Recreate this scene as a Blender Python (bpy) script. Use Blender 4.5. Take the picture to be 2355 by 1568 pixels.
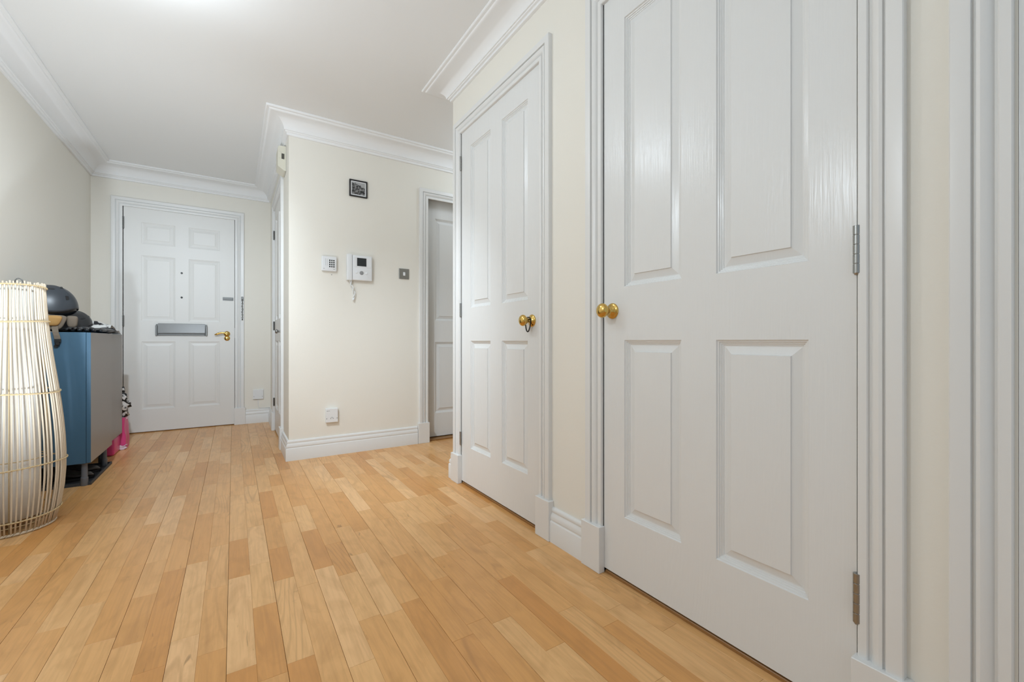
import bpy, bmesh, math, random
from mathutils import Vector, Matrix, noise

random.seed(7)
sc = bpy.context.scene
for o in list(bpy.data.objects):
    bpy.data.objects.remove(o, do_unlink=True)
COL = sc.collection

# ------------------------------------------------------------------ camera
FPX, CXP, CYP, CAMH = 987.0, 1177.5, 784.0, 0.805
YAW = math.atan((CXP - 537.0) / FPX)
cd = bpy.data.cameras.new('camera')
cd.sensor_fit = 'HORIZONTAL'
cd.sensor_width = 36.0
cd.lens = 36.0 * FPX / 2355.0
cd.clip_start = 0.02
cam = bpy.data.objects.new('camera', cd)
COL.objects.link(cam)
cam.location = (0, 0, CAMH)
cam.rotation_euler = (math.pi / 2, 0, -YAW)
sc.camera = cam

# ------------------------------------------------------------------ light
w = bpy.data.worlds.new('world')
sc.world = w
w.use_nodes = True
w.node_tree.nodes['Background'].inputs[0].default_value = (0.76, 0.89, 1.0, 1)
w.node_tree.nodes['Background'].inputs[1].default_value = 0.60
sc.view_settings.view_transform = 'Standard'
sc.view_settings.look = 'None'
sc.view_settings.gamma = 1.0
sc.view_settings.use_curve_mapping = False
sc.view_settings.exposure = 0.06
sc.cycles.max_bounces = 6
sc.cycles.glossy_bounces = 3
sc.cycles.transmission_bounces = 2
PENDANT = (-0.36, 2.00, 2.11)
PENDANT_W = 10.0
SIDE_FILL = (-0.60, 0.82, 1.62)  # added bulb out of view, lights the near doors from the left
SIDE_FILL_W = 15.5
PASSAGE_FILL_W = 3.0  # fill light added in the side passage
FILL_SPOTS = [  # added fill spots: fixture, position, target, watts, cone degrees, blend
    ('uplight', (-0.60, 1.62, 0.30), (-0.55, 4.5, 2.25), 16.0, 72.0, 1.0),
    ('uplight', (-0.60, 1.62, 0.30), (-0.20, 3.0, 2.30), 7.0, 140.0, 1.0),
    ('bar', (-0.42, 1.60, 2.13), (-0.58, 4.7, 0.60), 31.0, 66.0, 1.0),
    ('bar', (-0.28, 1.60, 2.13), (1.25, 2.95, 0.05), 24.0, 62.0, 1.0),
]

# ------------------------------------------------------------------ plan of the hall (metres)
XL, XR, YF, YI, XI, YE, ZC, YB = -1.0, 1.085, 4.92, 3.24, 0.312, 2.31, 2.303, -0.95
YL = YB + 0.01          # the wide opening in the left wall ends here
XP = 2.25          # end of the side passage

# ------------------------------------------------------------------ materials
def mat(name, col, rough=0.5, metal=0.0, spec=0.5, bump=None, coat=0.0, trans=0.0):
    m = bpy.data.materials.new(name)
    m.use_nodes = True
    nt = m.node_tree
    b = nt.nodes['Principled BSDF']
    b.inputs['Base Color'].default_value = (*col, 1)
    b.inputs['Roughness'].default_value = rough
    b.inputs['Metallic'].default_value = metal
    b.inputs['Specular IOR Level'].default_value = spec
    b.inputs['Coat Weight'].default_value = coat
    if bump:
        scale, strength, dist, stretch = bump
        tc = nt.nodes.new('ShaderNodeTexCoord')
        mp = nt.nodes.new('ShaderNodeMapping')
        mp.inputs['Scale'].default_value = stretch
        nz = nt.nodes.new('ShaderNodeTexNoise')
        nz.inputs['Scale'].default_value = scale
        nz.inputs['Detail'].default_value = 4
        bp = nt.nodes.new('ShaderNodeBump')
        bp.inputs['Strength'].default_value = strength
        bp.inputs['Distance'].default_value = dist
        nt.links.new(tc.outputs['Object'], mp.inputs['Vector'])
        nt.links.new(mp.outputs['Vector'], nz.inputs['Vector'])
        nt.links.new(nz.outputs['Fac'], bp.inputs['Height'])
        nt.links.new(bp.outputs['Normal'], b.inputs['Normal'])
    return m

M = {}
M['wall'] = mat('cream_wall_paint', (0.865, 0.83, 0.755), 0.75, spec=0.3, bump=(90, 0.12, 0.002, (1, 1, 1)))
M['ceiling'] = mat('white_ceiling_paint', (0.885, 0.885, 0.88), 0.9, spec=0.2, bump=(60, 0.08, 0.002, (1, 1, 1)))
M['trim'] = mat('white_trim_gloss', (0.81, 0.805, 0.79), 0.32, bump=(40, 0.08, 0.001, (1, 1, 1)))
M['cornice'] = mat('white_cornice_paint', (0.90, 0.90, 0.90), 0.8, spec=0.2)
M['brass'] = mat('polished_brass', (0.66, 0.44, 0.13), 0.15, 1.0)
M['steel'] = mat('brushed_steel', (0.36, 0.36, 0.35), 0.32, 1.0)
M['dark_steel'] = mat('aged_steel', (0.16, 0.16, 0.155), 0.38, 0.9)
M['grey_metal'] = mat('grey_letterplate_metal', (0.17, 0.17, 0.165), 0.3, 0.0)
M['black'] = mat('black_plastic', (0.012, 0.012, 0.013), 0.4)
M['slot_shade'] = mat('painted_slot_shade', (0.02, 0.02, 0.02), 0.9)  # near-black put in for the shade inside vents and the chime slot
M['white_plastic'] = mat('white_plastic', (0.83, 0.84, 0.85), 0.35)
M['cream_plastic'] = mat('cream_plastic', (0.74, 0.71, 0.60), 0.45)
M['grey_plastic'] = mat('grey_plastic', (0.30, 0.30, 0.30), 0.4)
M['screen'] = mat('dark_screen', (0.015, 0.017, 0.018), 0.12)
M['mark'] = mat('grey_print', (0.28, 0.28, 0.28), 0.6)
M['subfloor'] = mat('dark_subfloor', (0.10, 0.05, 0.02), 0.9)
M['shaded_floor'] = mat('shaded_floor_brown', (0.30, 0.145, 0.045), 0.45, bump=(30, 0.2, 0.001, (1, 12, 1)))  # floor brown darkened to carry the shade under the doors
M['blue'] = mat('blue_cabinet_foil', (0.050, 0.120, 0.190), 0.42)
M['greyfront'] = mat('grey_cabinet_front', (0.27, 0.25, 0.235), 0.36)
M['leg'] = mat('grey_cabinet_leg', (0.13, 0.14, 0.16), 0.45)
M['rattan'] = mat('pale_rattan', (0.70, 0.59, 0.45), 0.55, bump=(60, 0.25, 0.001, (1, 1, 0.1)))
M['rattan_tie'] = mat('honey_rattan_tie', (0.66, 0.50, 0.28), 0.55)
M['linen'] = mat('white_lamp_liner', (0.88, 0.87, 0.84), 0.85, spec=0.2, bump=(200, 0.15, 0.001, (1, 1, 1)))
M['helmet'] = mat('slate_helmet_shell', (0.035, 0.042, 0.052), 0.36)
M['tan'] = mat('tan_ear_pad', (0.42, 0.235, 0.075), 0.8, bump=(300, 0.3, 0.001, (1, 1, 1)))
M['strap'] = mat('taupe_webbing', (0.17, 0.135, 0.10), 0.8, bump=(400, 0.4, 0.001, (1, 1, 1)))
M['cloth'] = mat('black_cloth', (0.014, 0.014, 0.016), 0.75, bump=(120, 0.3, 0.002, (1, 1, 1)))
M['satin'] = mat('black_satin_nylon', (0.02, 0.021, 0.024), 0.38, bump=(45, 0.35, 0.004, (1, 1, 1)))
M['pink'] = mat('hot_pink_bag', (0.70, 0.055, 0.22), 0.35)
M['pale_pink'] = mat('pale_pink_tissue', (0.72, 0.55, 0.60), 0.6)
M['tray'] = mat('charcoal_tray', (0.035, 0.037, 0.042), 0.6)
M['shoe'] = mat('dark_shoe_leather', (0.03, 0.025, 0.024), 0.5)
M['white_paint_dot'] = mat('spyhole_rim', (0.03, 0.03, 0.03), 0.3)


def grain_paint(name, col, rough):
    """White painted door skin with a pressed wood-grain relief running up the leaf."""
    m = mat(name, col, rough)
    nt = m.node_tree
    b = nt.nodes['Principled BSDF']
    tc = nt.nodes.new('ShaderNodeTexCoord')
    mp = nt.nodes.new('ShaderNodeMapping')
    mp.inputs['Scale'].default_value = (1.0, 1.0, 0.045)
    nz = nt.nodes.new('ShaderNodeTexNoise')
    nz.inputs['Scale'].default_value = 190
    nz.inputs['Detail'].default_value = 3
    nz.inputs['Distortion'].default_value = 0.5
    n2 = nt.nodes.new('ShaderNodeTexNoise')
    n2.inputs['Scale'].default_value = 7
    n2.inputs['Detail'].default_value = 1
    mp2 = nt.nodes.new('ShaderNodeMapping')
    mp2.inputs['Scale'].default_value = (1.0, 1.0, 0.16)
    mlt = nt.nodes.new('ShaderNodeMath'); mlt.operation = 'MULTIPLY'; mlt.inputs[1].default_value = 150
    sn = nt.nodes.new('ShaderNodeMath'); sn.operation = 'SINE'
    ad = nt.nodes.new('ShaderNodeMath'); ad.operation = 'MULTIPLY_ADD'; ad.inputs[1].default_value = 0.10
    bp = nt.nodes.new('ShaderNodeBump')
    bp.inputs['Strength'].default_value = 0.38
    bp.inputs['Distance'].default_value = 0.0012
    L = nt.links.new
    L(tc.outputs['Object'], mp.inputs['Vector']); L(mp.outputs['Vector'], nz.inputs['Vector'])
    L(tc.outputs['Object'], mp2.inputs['Vector']); L(mp2.outputs['Vector'], n2.inputs['Vector'])
    L(n2.outputs['Fac'], mlt.inputs[0]); L(mlt.outputs[0], sn.inputs[0])
    L(sn.outputs[0], ad.inputs[0]); L(nz.outputs['Fac'], ad.inputs[2])
    L(ad.outputs[0], bp.inputs['Height']); L(bp.outputs['Normal'], b.inputs['Normal'])
    return m


M['door'] = grain_paint('white_grained_door_paint', (0.80, 0.80, 0.79), 0.25)
M['frontdoor'] = mat('white_smooth_door_paint', (0.80, 0.79, 0.765), 0.4, bump=(50, 0.05, 0.001, (1, 1, 1)))


def plank_material():
    m = bpy.data.materials.new('maple_strip_floor')
    m.use_nodes = True
    nt = m.node_tree
    b = nt.nodes['Principled BSDF']
    N = nt.nodes.new
    L = nt.links.new
    geo = N('ShaderNodeNewGeometry')
    at = N('ShaderNodeAttribute'); at.attribute_name = 'seed'
    add = N('ShaderNodeVectorMath'); add.operation = 'ADD'
    sc_ = N('ShaderNodeVectorMath'); sc_.operation = 'SCALE'; sc_.inputs['Scale'].default_value = 23.0
    L(at.outputs['Vector'], sc_.inputs[0]); L(geo.outputs['Position'], add.inputs[0]); L(sc_.outputs[0], add.inputs[1])
    sep = N('ShaderNodeSeparateColor'); L(at.outputs['Color'], sep.inputs[0])
    # per-plank tone
    ramp = N('ShaderNodeValToRGB')
    e = ramp.color_ramp.elements
    e[0].position = 0.0; e[0].color = (0.66, 0.300, 0.085, 1)
    e[1].position = 1.0; e[1].color = (0.87, 0.525, 0.250, 1)
    for p, c in ((0.16, (0.72, 0.358, 0.115, 1)), (0.45, (0.78, 0.418, 0.155, 1)), (0.8, (0.82, 0.473, 0.198, 1))):
        x = e.new(p); x.color = c
    L(sep.outputs[0], ramp.inputs[0])
    # fine grain along the board
    mp = N('ShaderNodeMapping'); mp.inputs['Scale'].default_value = (95, 5.0, 1)
    L(add.outputs[0], mp.inputs['Vector'])
    g = N('ShaderNodeTexNoise'); g.inputs['Scale'].default_value = 1; g.inputs['Detail'].default_value = 5; g.inputs['Distortion'].default_value = 0.8
    L(mp.outputs[0], g.inputs['Vector'])
    # cathedral rings
    mp2 = N('ShaderNodeMapping'); mp2.inputs['Scale'].default_value = (9.0, 0.85, 1)
    L(add.outputs[0], mp2.inputs['Vector'])
    r = N('ShaderNodeTexNoise'); r.inputs['Scale'].default_value = 1; r.inputs['Detail'].default_value = 1; r.inputs['Distortion'].default_value = 0.1
    L(mp2.outputs[0], r.inputs['Vector'])
    mu = N('ShaderNodeMath'); mu.operation = 'MULTIPLY'; mu.inputs[1].default_value = 95
    sn = N('ShaderNodeMath'); sn.operation = 'SINE'
    L(r.outputs['Fac'], mu.inputs[0]); L(mu.outputs[0], sn.inputs[0])
    pw = N('ShaderNodeMapRange'); pw.inputs['From Min'].default_value = 0.35; pw.inputs['From Max'].default_value = 1.0
    L(sn.outputs[0], pw.inputs['Value'])
    rg = N('ShaderNodeMath'); rg.operation = 'MULTIPLY'
    ringamt = N('ShaderNodeMath'); ringamt.operation = 'MULTIPLY'; ringamt.inputs[1].default_value = 0.15
    L(sep.outputs[1], ringamt.inputs[0]); L(pw.outputs[0], rg.inputs[0]); L(ringamt.outputs[0], rg.inputs[1])
    # cloudy figure
    mp3 = N('ShaderNodeMapping'); mp3.inputs['Scale'].default_value = (16, 6, 1)
    L(add.outputs[0], mp3.inputs['Vector'])
    c = N('ShaderNodeTexNoise'); c.inputs['Scale'].default_value = 1; c.inputs['Detail'].default_value = 4; c.inputs['Distortion'].default_value = 1.2
    L(mp3.outputs[0], c.inputs['Vector'])
    # dark mineral streaks
    mp4 = N('ShaderNodeMapping'); mp4.inputs['Scale'].default_value = (26, 5, 1)
    L(add.outputs[0], mp4.inputs['Vector'])
    k = N('ShaderNodeTexNoise'); k.inputs['Scale'].default_value = 1; k.inputs['Detail'].default_value = 3; k.inputs['Distortion'].default_value = 2.0
    L(mp4.outputs[0], k.inputs['Vector'])
    kr = N('ShaderNodeMapRange'); kr.inputs['From Min'].default_value = 0.70; kr.inputs['From Max'].default_value = 0.80
    L(k.outputs['Fac'], kr.inputs['Value'])

    def mixc(fac_socket, colA, colB, mult):
        mx = N('ShaderNodeMix'); mx.data_type = 'RGBA'
        f = N('ShaderNodeMath'); f.operation = 'MULTIPLY'; f.inputs[1].default_value = mult; f.use_clamp = True
        L(fac_socket, f.inputs[0]); L(f.outputs[0], mx.inputs['Factor'])
        L(colA, mx.inputs['A']); mx.inputs['B'].default_value = colB
        return mx.outputs['Result']
    gm = N('ShaderNodeMapRange'); gm.inputs['From Min'].default_value = 0.42; gm.inputs['From Max'].default_value = 0.8
    L(g.outputs['Fac'], gm.inputs['Value'])
    cm = N('ShaderNodeMapRange'); cm.inputs['From Min'].default_value = 0.45; cm.inputs['From Max'].default_value = 0.85
    L(c.outputs['Fac'], cm.inputs['Value'])
    col = mixc(gm.outputs[0], ramp.outputs[0], (0.42, 0.20, 0.062, 1), 0.34)
    col = mixc(cm.outputs[0], col, (0.45, 0.21, 0.058, 1), 0.50)
    col = mixc(rg.outputs[0], col, (0.36, 0.16, 0.05, 1), 2.2)
    col = mixc(kr.outputs[0], col, (0.20, 0.085, 0.025, 1), 0.55)
    L(col, b.inputs['Base Color'])
    b.inputs['Roughness'].default_value = 0.29
    b.inputs['Specular IOR Level'].default_value = 0.45
    bp = N('ShaderNodeBump'); bp.inputs['Strength'].default_value = 0.06; bp.inputs['Distance'].default_value = 0.001
    L(g.outputs['Fac'], bp.inputs['Height']); L(bp.outputs['Normal'], b.inputs['Normal'])
    return m


M['plank'] = plank_material()


def two_tone(name, ca, cb, scale, lo, hi, rough=0.5, stretch=(1, 1, 1), distort=1.0):
    m = mat(name, ca, rough)
    nt = m.node_tree
    b = nt.nodes['Principled BSDF']
    tc = nt.nodes.new('ShaderNodeTexCoord')
    mp = nt.nodes.new('ShaderNodeMapping'); mp.inputs['Scale'].default_value = stretch
    nz = nt.nodes.new('ShaderNodeTexNoise'); nz.inputs['Scale'].default_value = scale; nz.inputs['Detail'].default_value = 3
    nz.inputs['Distortion'].default_value = distort
    rp = nt.nodes.new('ShaderNodeValToRGB')
    rp.color_ramp.elements[0].position = lo; rp.color_ramp.elements[0].color = (*ca, 1)
    rp.color_ramp.elements[1].position = hi; rp.color_ramp.elements[1].color = (*cb, 1)
    L = nt.links.new
    L(tc.outputs['Object'], mp.inputs[0]); L(mp.outputs[0], nz.inputs['Vector']); L(nz.outputs['Fac'], rp.inputs[0]); L(rp.outputs[0], b.inputs['Base Color'])
    return m


M['bw_print'] = two_tone('black_white_print', (0.015, 0.015, 0.018), (0.72, 0.72, 0.70), 16, 0.47, 0.53, 0.5)
M['zebra'] = two_tone('black_white_animal_print', (0.012, 0.012, 0.012), (0.72, 0.70, 0.69), 22, 0.47, 0.52, 0.5, (1, 1, 0.7), 2.0)


def photo_material():
    """Small monochrome landscape: pale sky, dark trees, a mottled bank of foliage."""
    m = mat('monochrome_landscape_print', (0.3, 0.3, 0.3), 0.3)
    nt = m.node_tree; b = nt.nodes['Principled BSDF']; N = nt.nodes.new; L = nt.links.new
    tc = N('ShaderNodeTexCoord'); sp = N('ShaderNodeSeparateXYZ'); L(tc.outputs['Object'], sp.inputs[0])
    nz = N('ShaderNodeTexNoise'); nz.inputs['Scale'].default_value = 70; nz.inputs['Detail'].default_value = 6; nz.inputs['Distortion'].default_value = 0.4
    L(tc.outputs['Object'], nz.inputs['Vector'])
    rp = N('ShaderNodeValToRGB'); rp.color_ramp.elements[0].position = 0.42; rp.color_ramp.elements[1].position = 0.80
    rp.color_ramp.elements[0].color = (0.008, 0.008, 0.008, 1); rp.color_ramp.elements[1].color = (0.5, 0.5, 0.5, 1)
    L(nz.outputs['Fac'], rp.inputs[0])
    n2 = N('ShaderNodeTexNoise'); n2.inputs['Scale'].default_value = 45; n2.inputs['Detail'].default_value = 4
    L(tc.outputs['Object'], n2.inputs['Vector'])
    h = N('ShaderNodeMath'); h.operation = 'MULTIPLY_ADD'; h.inputs[1].default_value = 0.055
    L(n2.outputs['Fac'], h.inputs[0]); L(sp.outputs['Z'], h.inputs[2])
    sl = N('ShaderNodeMath'); sl.operation = 'MULTIPLY_ADD'; sl.inputs[1].default_value = 0.3
    L(sp.outputs['X'], sl.inputs[0]); L(h.outputs[0], sl.inputs[2])
    st = N('ShaderNodeMath'); st.operation = 'GREATER_THAN'; st.inputs[1].default_value = 0.099
    L(sl.outputs[0], st.inputs[0])
    mx = N('ShaderNodeMix'); mx.data_type = 'RGBA'; mx.inputs['B'].default_value = (0.42, 0.42, 0.42, 1)
    L(st.outputs[0], mx.inputs['Factor']); L(rp.outputs[0], mx.inputs['A']); L(mx.outputs['Result'], b.inputs['Base Color'])
    return m


M['photo'] = photo_material()


# ------------------------------------------------------------------ mesh helpers
class Bm:
    """Collects shapes; .obj() links them as one mesh object."""
    def __init__(self):
        self.b = bmesh.new()
        self.mi = 0

    def _mark(self, faces):
        for f in faces:
            f.material_index = self.mi

    def poly(self, vs, faces):
        v = [self.b.verts.new(p) for p in vs]
        out = []
        for f in faces:
            try:
                out.append(self.b.faces.new([v[i] for i in f]))
            except ValueError:
                pass
        self._mark(out)
        return v, out

    def box(self, x0, x1, y0, y1, z0, z1, bev=0.0, seg=1):
        vs = [(x, y, z) for x in (x0, x1) for y in (y0, y1) for z in (z0, z1)]
        fs = [(0, 1, 3, 2), (4, 6, 7, 5), (0, 4, 5, 1), (2, 3, 7, 6), (0, 2, 6, 4), (1, 5, 7, 3)]
        v, f = self.poly(vs, fs)
        if bev > 0:
            eds = list({e for x in v for e in x.link_edges})
            r = bmesh.ops.bevel(self.b, geom=eds, offset=bev, segments=seg, affect='EDGES', profile=0.5)
            self._mark(r['faces'])
        return self

    def tube(self, pts, r, n=8, cap=True, radii=None, closed=False):
        pts = [Vector(p) for p in pts]
        m = len(pts)
        t0 = (pts[1] - pts[0]).normalized()
        up = Vector((0, 0, 1)) if abs(t0.z) < 0.9 else Vector((1, 0, 0))
        nrm = t0.cross(up).normalized()
        rings = []
        for i, p in enumerate(pts):
            a = pts[i - 1] if i > 0 else (pts[-1] if closed else p)
            c = pts[i + 1] if i < m - 1 else (pts[0] if closed else p)
            t = (c - a).normalized()
            nrm = (nrm - t * nrm.dot(t)).normalized()
            bi = t.cross(nrm)
            rr = radii[i] if radii else r
            rings.append([self.b.verts.new(p + (nrm * math.cos(2 * math.pi * k / n) + bi * math.sin(2 * math.pi * k / n)) * rr) for k in range(n)])
        fs = []
        for i in range(m if closed else m - 1):
            A, B = rings[i], rings[(i + 1) % m]
            for k in range(n):
                fs.append(self.b.faces.new((A[k], A[(k + 1) % n], B[(k + 1) % n], B[k])))
        if cap and not closed:
            fs.append(self.b.faces.new(rings[0])); fs.append(self.b.faces.new(rings[-1][::-1]))
        self._mark(fs)
        return self

    def lathe(self, o, axis, prof, n=24):
        o = Vector(o); ax = Vector(axis).normalized()
        u = ax.cross(Vector((0, 0, 1)) if abs(ax.z) < 0.9 else Vector((1, 0, 0))).normalized()
        v = ax.cross(u)
        rings = []
        for r, h in prof:
            if r < 1e-6:
                rings.append([self.b.verts.new(o + ax * h)])
            else:
                rings.append([self.b.verts.new(o + ax * h + (u * math.cos(2 * math.pi * k / n) + v * math.sin(2 * math.pi * k / n)) * r) for k in range(n)])
        fs = []
        for A, B in zip(rings, rings[1:]):
            for k in range(n):
                k2 = (k + 1) % n
                if len(A) == 1 and len(B) == 1:
                    continue
                if len(A) == 1:
                    fs.append(self.b.faces.new((A[0], B[k2], B[k])))
                elif len(B) == 1:
                    fs.append(self.b.faces.new((A[k], A[k2], B[0])))
                else:
                    fs.append(self.b.faces.new((A[k], A[k2], B[k2], B[k])))
        self._mark(fs)
        return self

    def ribbon(self, pts, wide, width, thick):
        """Flat webbing along pts, spread along direction wide."""
        pts = [Vector(p) for p in pts]; W = Vector(wide).normalized() * width / 2
        rings = []
        for i, p in enumerate(pts):
            t = (pts[min(i + 1, len(pts) - 1)] - pts[max(i - 1, 0)]).normalized()
            nn = t.cross(W).normalized() * thick / 2
            rings.append([self.b.verts.new(q) for q in (p - W - nn, p + W - nn, p + W + nn, p - W + nn)])
        fs = [self.b.faces.new(rings[0]), self.b.faces.new(rings[-1][::-1])]
        for A, B in zip(rings, rings[1:]):
            for k in range(4):
                fs.append(self.b.faces.new((A[k], A[(k + 1) % 4], B[(k + 1) % 4], B[k])))
        self._mark(fs)
        return self

    def grid(self, fn, nu, nv, wrap_u=False):
        V = [[self.b.verts.new(fn(i / (nu if wrap_u else nu - 1), j / (nv - 1))) for j in range(nv)] for i in range(nu)]
        fs = []
        for i in range(nu if wrap_u else nu - 1):
            for j in range(nv - 1):
                fs.append(self.b.faces.new((V[i][j], V[(i + 1) % nu][j], V[(i + 1) % nu][j + 1], V[i][j + 1])))
        self._mark(fs)
        return V

    def obj(self, name, mats, parent=None, origin=None, smooth=False, angle=None, recalc=True):
        if recalc:
            bmesh.ops.recalc_face_normals(self.b, faces=self.b.faces[:])
        if origin is None:
            xs = [v.co for v in self.b.verts]
            mn = Vector((min(v.x for v in xs), min(v.y for v in xs), min(v.z for v in xs)))
            mx = Vector((max(v.x for v in xs), max(v.y for v in xs), max(v.z for v in xs)))
            origin = Vector(((mn.x + mx.x) / 2, (mn.y + mx.y) / 2, mn.z))
        origin = Vector(origin)
        bmesh.ops.translate(self.b, verts=self.b.verts[:], vec=-origin)
        me = bpy.data.meshes.new(name)
        self.b.to_mesh(me); self.b.free()
        for m in (mats if isinstance(mats, (list, tuple)) else [mats]):
            me.materials.append(M[m] if isinstance(m, str) else m)
        if smooth:
            me.polygons.foreach_set('use_smooth', [True] * len(me.polygons))
            if angle is not None:
                try:
                    me.set_sharp_from_angle(angle=math.radians(angle))
                except Exception:
                    pass
        o = bpy.data.objects.new(name, me)
        COL.objects.link(o)
        place(o, origin, parent)
        return o


WORLD = {}


def place(o, origin, parent=None):
    WORLD[o.name] = Vector(origin)
    if parent is not None:
        o.parent = parent
        o.location = Vector(origin) - WORLD[parent.name]
    else:
        o.location = origin


def tag(o, label, cat, group=None, kind=None):
    o['label'] = label
    o['category'] = cat
    if group: o['group'] = group
    if kind: o['kind'] = kind
    return o


def thing(name, loc, label, cat, group=None, kind=None):
    o = bpy.data.objects.new(name, None)
    o.empty_display_size = 0.05
    COL.objects.link(o)
    place(o, loc)
    return tag(o, label, cat, group, kind)


class Plane:
    """Wall coordinates: u along the wall, z up, w out of the wall. axis 'X': wall at X=c facing -X (u=Y). axis 'Y': wall at Y=c facing -Y (u=X)."""
    def __init__(self, axis, c, sign=-1):
        self.axis, self.c, self.s = axis, c, sign

    def p(self, u, z, w):
        return (self.c + self.s * w, u, z) if self.axis == 'X' else (u, self.c + self.s * w, z)

    def n(self):
        return (self.s, 0, 0) if self.axis == 'X' else (0, self.s, 0)

    def u(self):
        return (0, 1, 0) if self.axis == 'X' else (1, 0, 0)

    def box(self, bm, u0, u1, z0, z1, w0, w1, bev=0, seg=1):
        a = self.p(u0, z0, w0); b = self.p(u1, z1, w1)
        return bm.box(min(a[0], b[0]), max(a[0], b[0]), min(a[1], b[1]), max(a[1], b[1]), min(z0, z1), max(z0, z1), bev, seg)


# sweep of a profile (offset from wall, z) along a plan polyline, mitred; side=+1: profile grows to the left of travel
def sweep_plan(bm, path, prof, side):
    pts = [Vector((p[0], p[1])) for p in path]
    dirs = [(pts[i + 1] - pts[i]).normalized() for i in range(len(pts) - 1)]
    nor = [Vector((-d.y, d.x)) * side for d in dirs]
    rings = []
    for i, p in enumerate(pts):
        if i == 0: mv = nor[0]
        elif i == len(pts) - 1: mv = nor[-1]
        else:
            mv = (nor[i - 1] + nor[i]); mv = mv / mv.dot(nor[i])
        rings.append([bm.b.verts.new((p.x + mv.x * d, p.y + mv.y * d, z)) for d, z in prof])
    n = len(prof)
    fs = []
    for A, B in zip(rings, rings[1:]):
        for k in range(n):
            fs.append(bm.b.faces.new((A[k], A[(k + 1) % n], B[(k + 1) % n], B[k])))
    fs.append(bm.b.faces.new(rings[0])); fs.append(bm.b.faces.new(rings[-1][::-1]))
    return bm


# ------------------------------------------------------------------ room shell
def shell(name, boxes, m, label, cat):
    bm = Bm()
    for bx in boxes:
        bm.box(*bx)
    o = bm.obj(name, m)
    return tag(o, label, cat, kind='structure')


T = 0.06       # depth of the door niches
# right wall: front layer with door openings, continuous back layer
DR = [(0.352, 1.086), (1.447, 2.200), (-0.60, 0.139)]      # openings: near door, far door, door beside the camera
ZD = 1.996
segs = [(0.139, 0.352), (1.086, 1.447), (2.200, YE), (YB, -0.60)]
bxs = [(XR + T, XR + 0.14, YB, YE, -0.05, ZC + 0.1)] + [(XR, XR + T, a, b, -0.05, ZC + 0.1) for a, b in segs] + [(XR, XR + T, a, b, ZD, ZC + 0.1) for a, b in DR]
bxs.append((XR + 0.14, XP + 0.1, YE - 0.14, YE, -0.05, ZC + 0.1))
shell('wall_right', bxs, 'wall', 'cream painted wall carrying the two panelled doors beside the camera', 'wall')
shell('wall_left', [(XL - 0.12, XL, YL, YF + 0.12, -0.05, ZC + 0.1), (XL - 0.12, XL, YB, YL, 2.06, ZC + 0.1)], 'wall', 'plain cream wall behind the rattan lamp and blue cabinets', 'wall')
bxs = [(XL, XI + 0.02, YF + T, YF + 0.16, -0.05, ZC + 0.1), (XL, -0.80, YF, YF + T, -0.05, ZC + 0.1), (0.014, XI + 0.02, YF, YF + T, -0.05, ZC + 0.1), (-0.80, 0.014, YF, YF + T, 1.985, ZC + 0.1)]
shell('wall_back', bxs, 'wall', 'cream wall around the white six-panel front door', 'wall')
# side wall with the cupboard door (faces -X) and the entry-phone wall (faces -Y)
SD = (3.676, 4.405)
bxs = [(XI + T, XI + 0.12, YI + 0.12, YF, -0.05, ZC + 0.1), (XI, XI + T, YI + 0.12, SD[0], -0.05, ZC + 0.1), (XI, XI + T, SD[1], YF, -0.05, ZC + 0.1), (XI, XI + T, SD[0], SD[1], ZD, ZC + 0.1)]
shell('wall_side', bxs, 'wall', 'narrow cream return wall with the cupboard door seen edge-on', 'wall')
RD = (1.300, 2.03)
bxs = [(XI, RD[0], YI, YI + 0.12, -0.05, ZC + 0.1), (RD[1], XP, YI, YI + 0.12, -0.05, ZC + 0.1), (RD[0], RD[1], YI, YI + 0.12, 1.975, ZC + 0.1), (XI + 0.12, XP, YI + 0.13, YI + 0.2, -0.05, ZC + 0.1)]
shell('wall_centre', bxs, 'wall', 'cream wall holding the entry phone, keypad and small picture', 'wall')
shell('wall_passage', [(XP, XP + 0.1, YE - 0.1, YI + 0.2, -0.05, ZC + 0.1)], 'wall', 'cream wall closing the side passage behind the far white door', 'wall')
shell('ceiling', [(XL - 0.12, XP + 0.1, YB, YF + 0.16, ZC, ZC + 0.08)], 'ceiling', 'plain white ceiling over the whole hallway', 'ceiling')

# cornice
CP = [(0.0, 0.0), (0.140, 0.0), (0.140, -0.008), (0.136, -0.012), (0.124, -0.013), (0.122, -0.017), (0.117, -0.022), (0.113, -0.023)]
for i in range(1, 10):
    t = math.pi / 2 * i / 10
    CP.append((0.113 - 0.083 * math.sin(t), -0.092 + 0.069 * math.cos(t)))
CP += [(0.030, -0.092), (0.024, -0.093), (0.022, -0.099), (0.014, -0.103), (0.013, -0.116), (0.010, -0.118), (0.0, -0.118)]
CP = [(d, ZC + z) for d, z in CP]
bm = sweep_plan(Bm(), [(XL, YB), (XL, YF), (XI, YF), (XI, YI), (XP, YI)], CP, -1)
tag(bm.obj('trim_1', 'cornice', smooth=True, angle=32), 'white moulded cornice running round the far end of the ceiling', 'cornice', kind='structure')
bm = sweep_plan(Bm(), [(XR, YB), (XR, YE), (XP, YE)], [(d, ZC + (z - ZC) * 0.77) for d, z in CP], 1)
tag(bm.obj('trim_2', 'cornice', smooth=True, angle=32), 'white moulded cornice above the two near doors, mitred at the corner', 'cornice', kind='structure')

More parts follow.
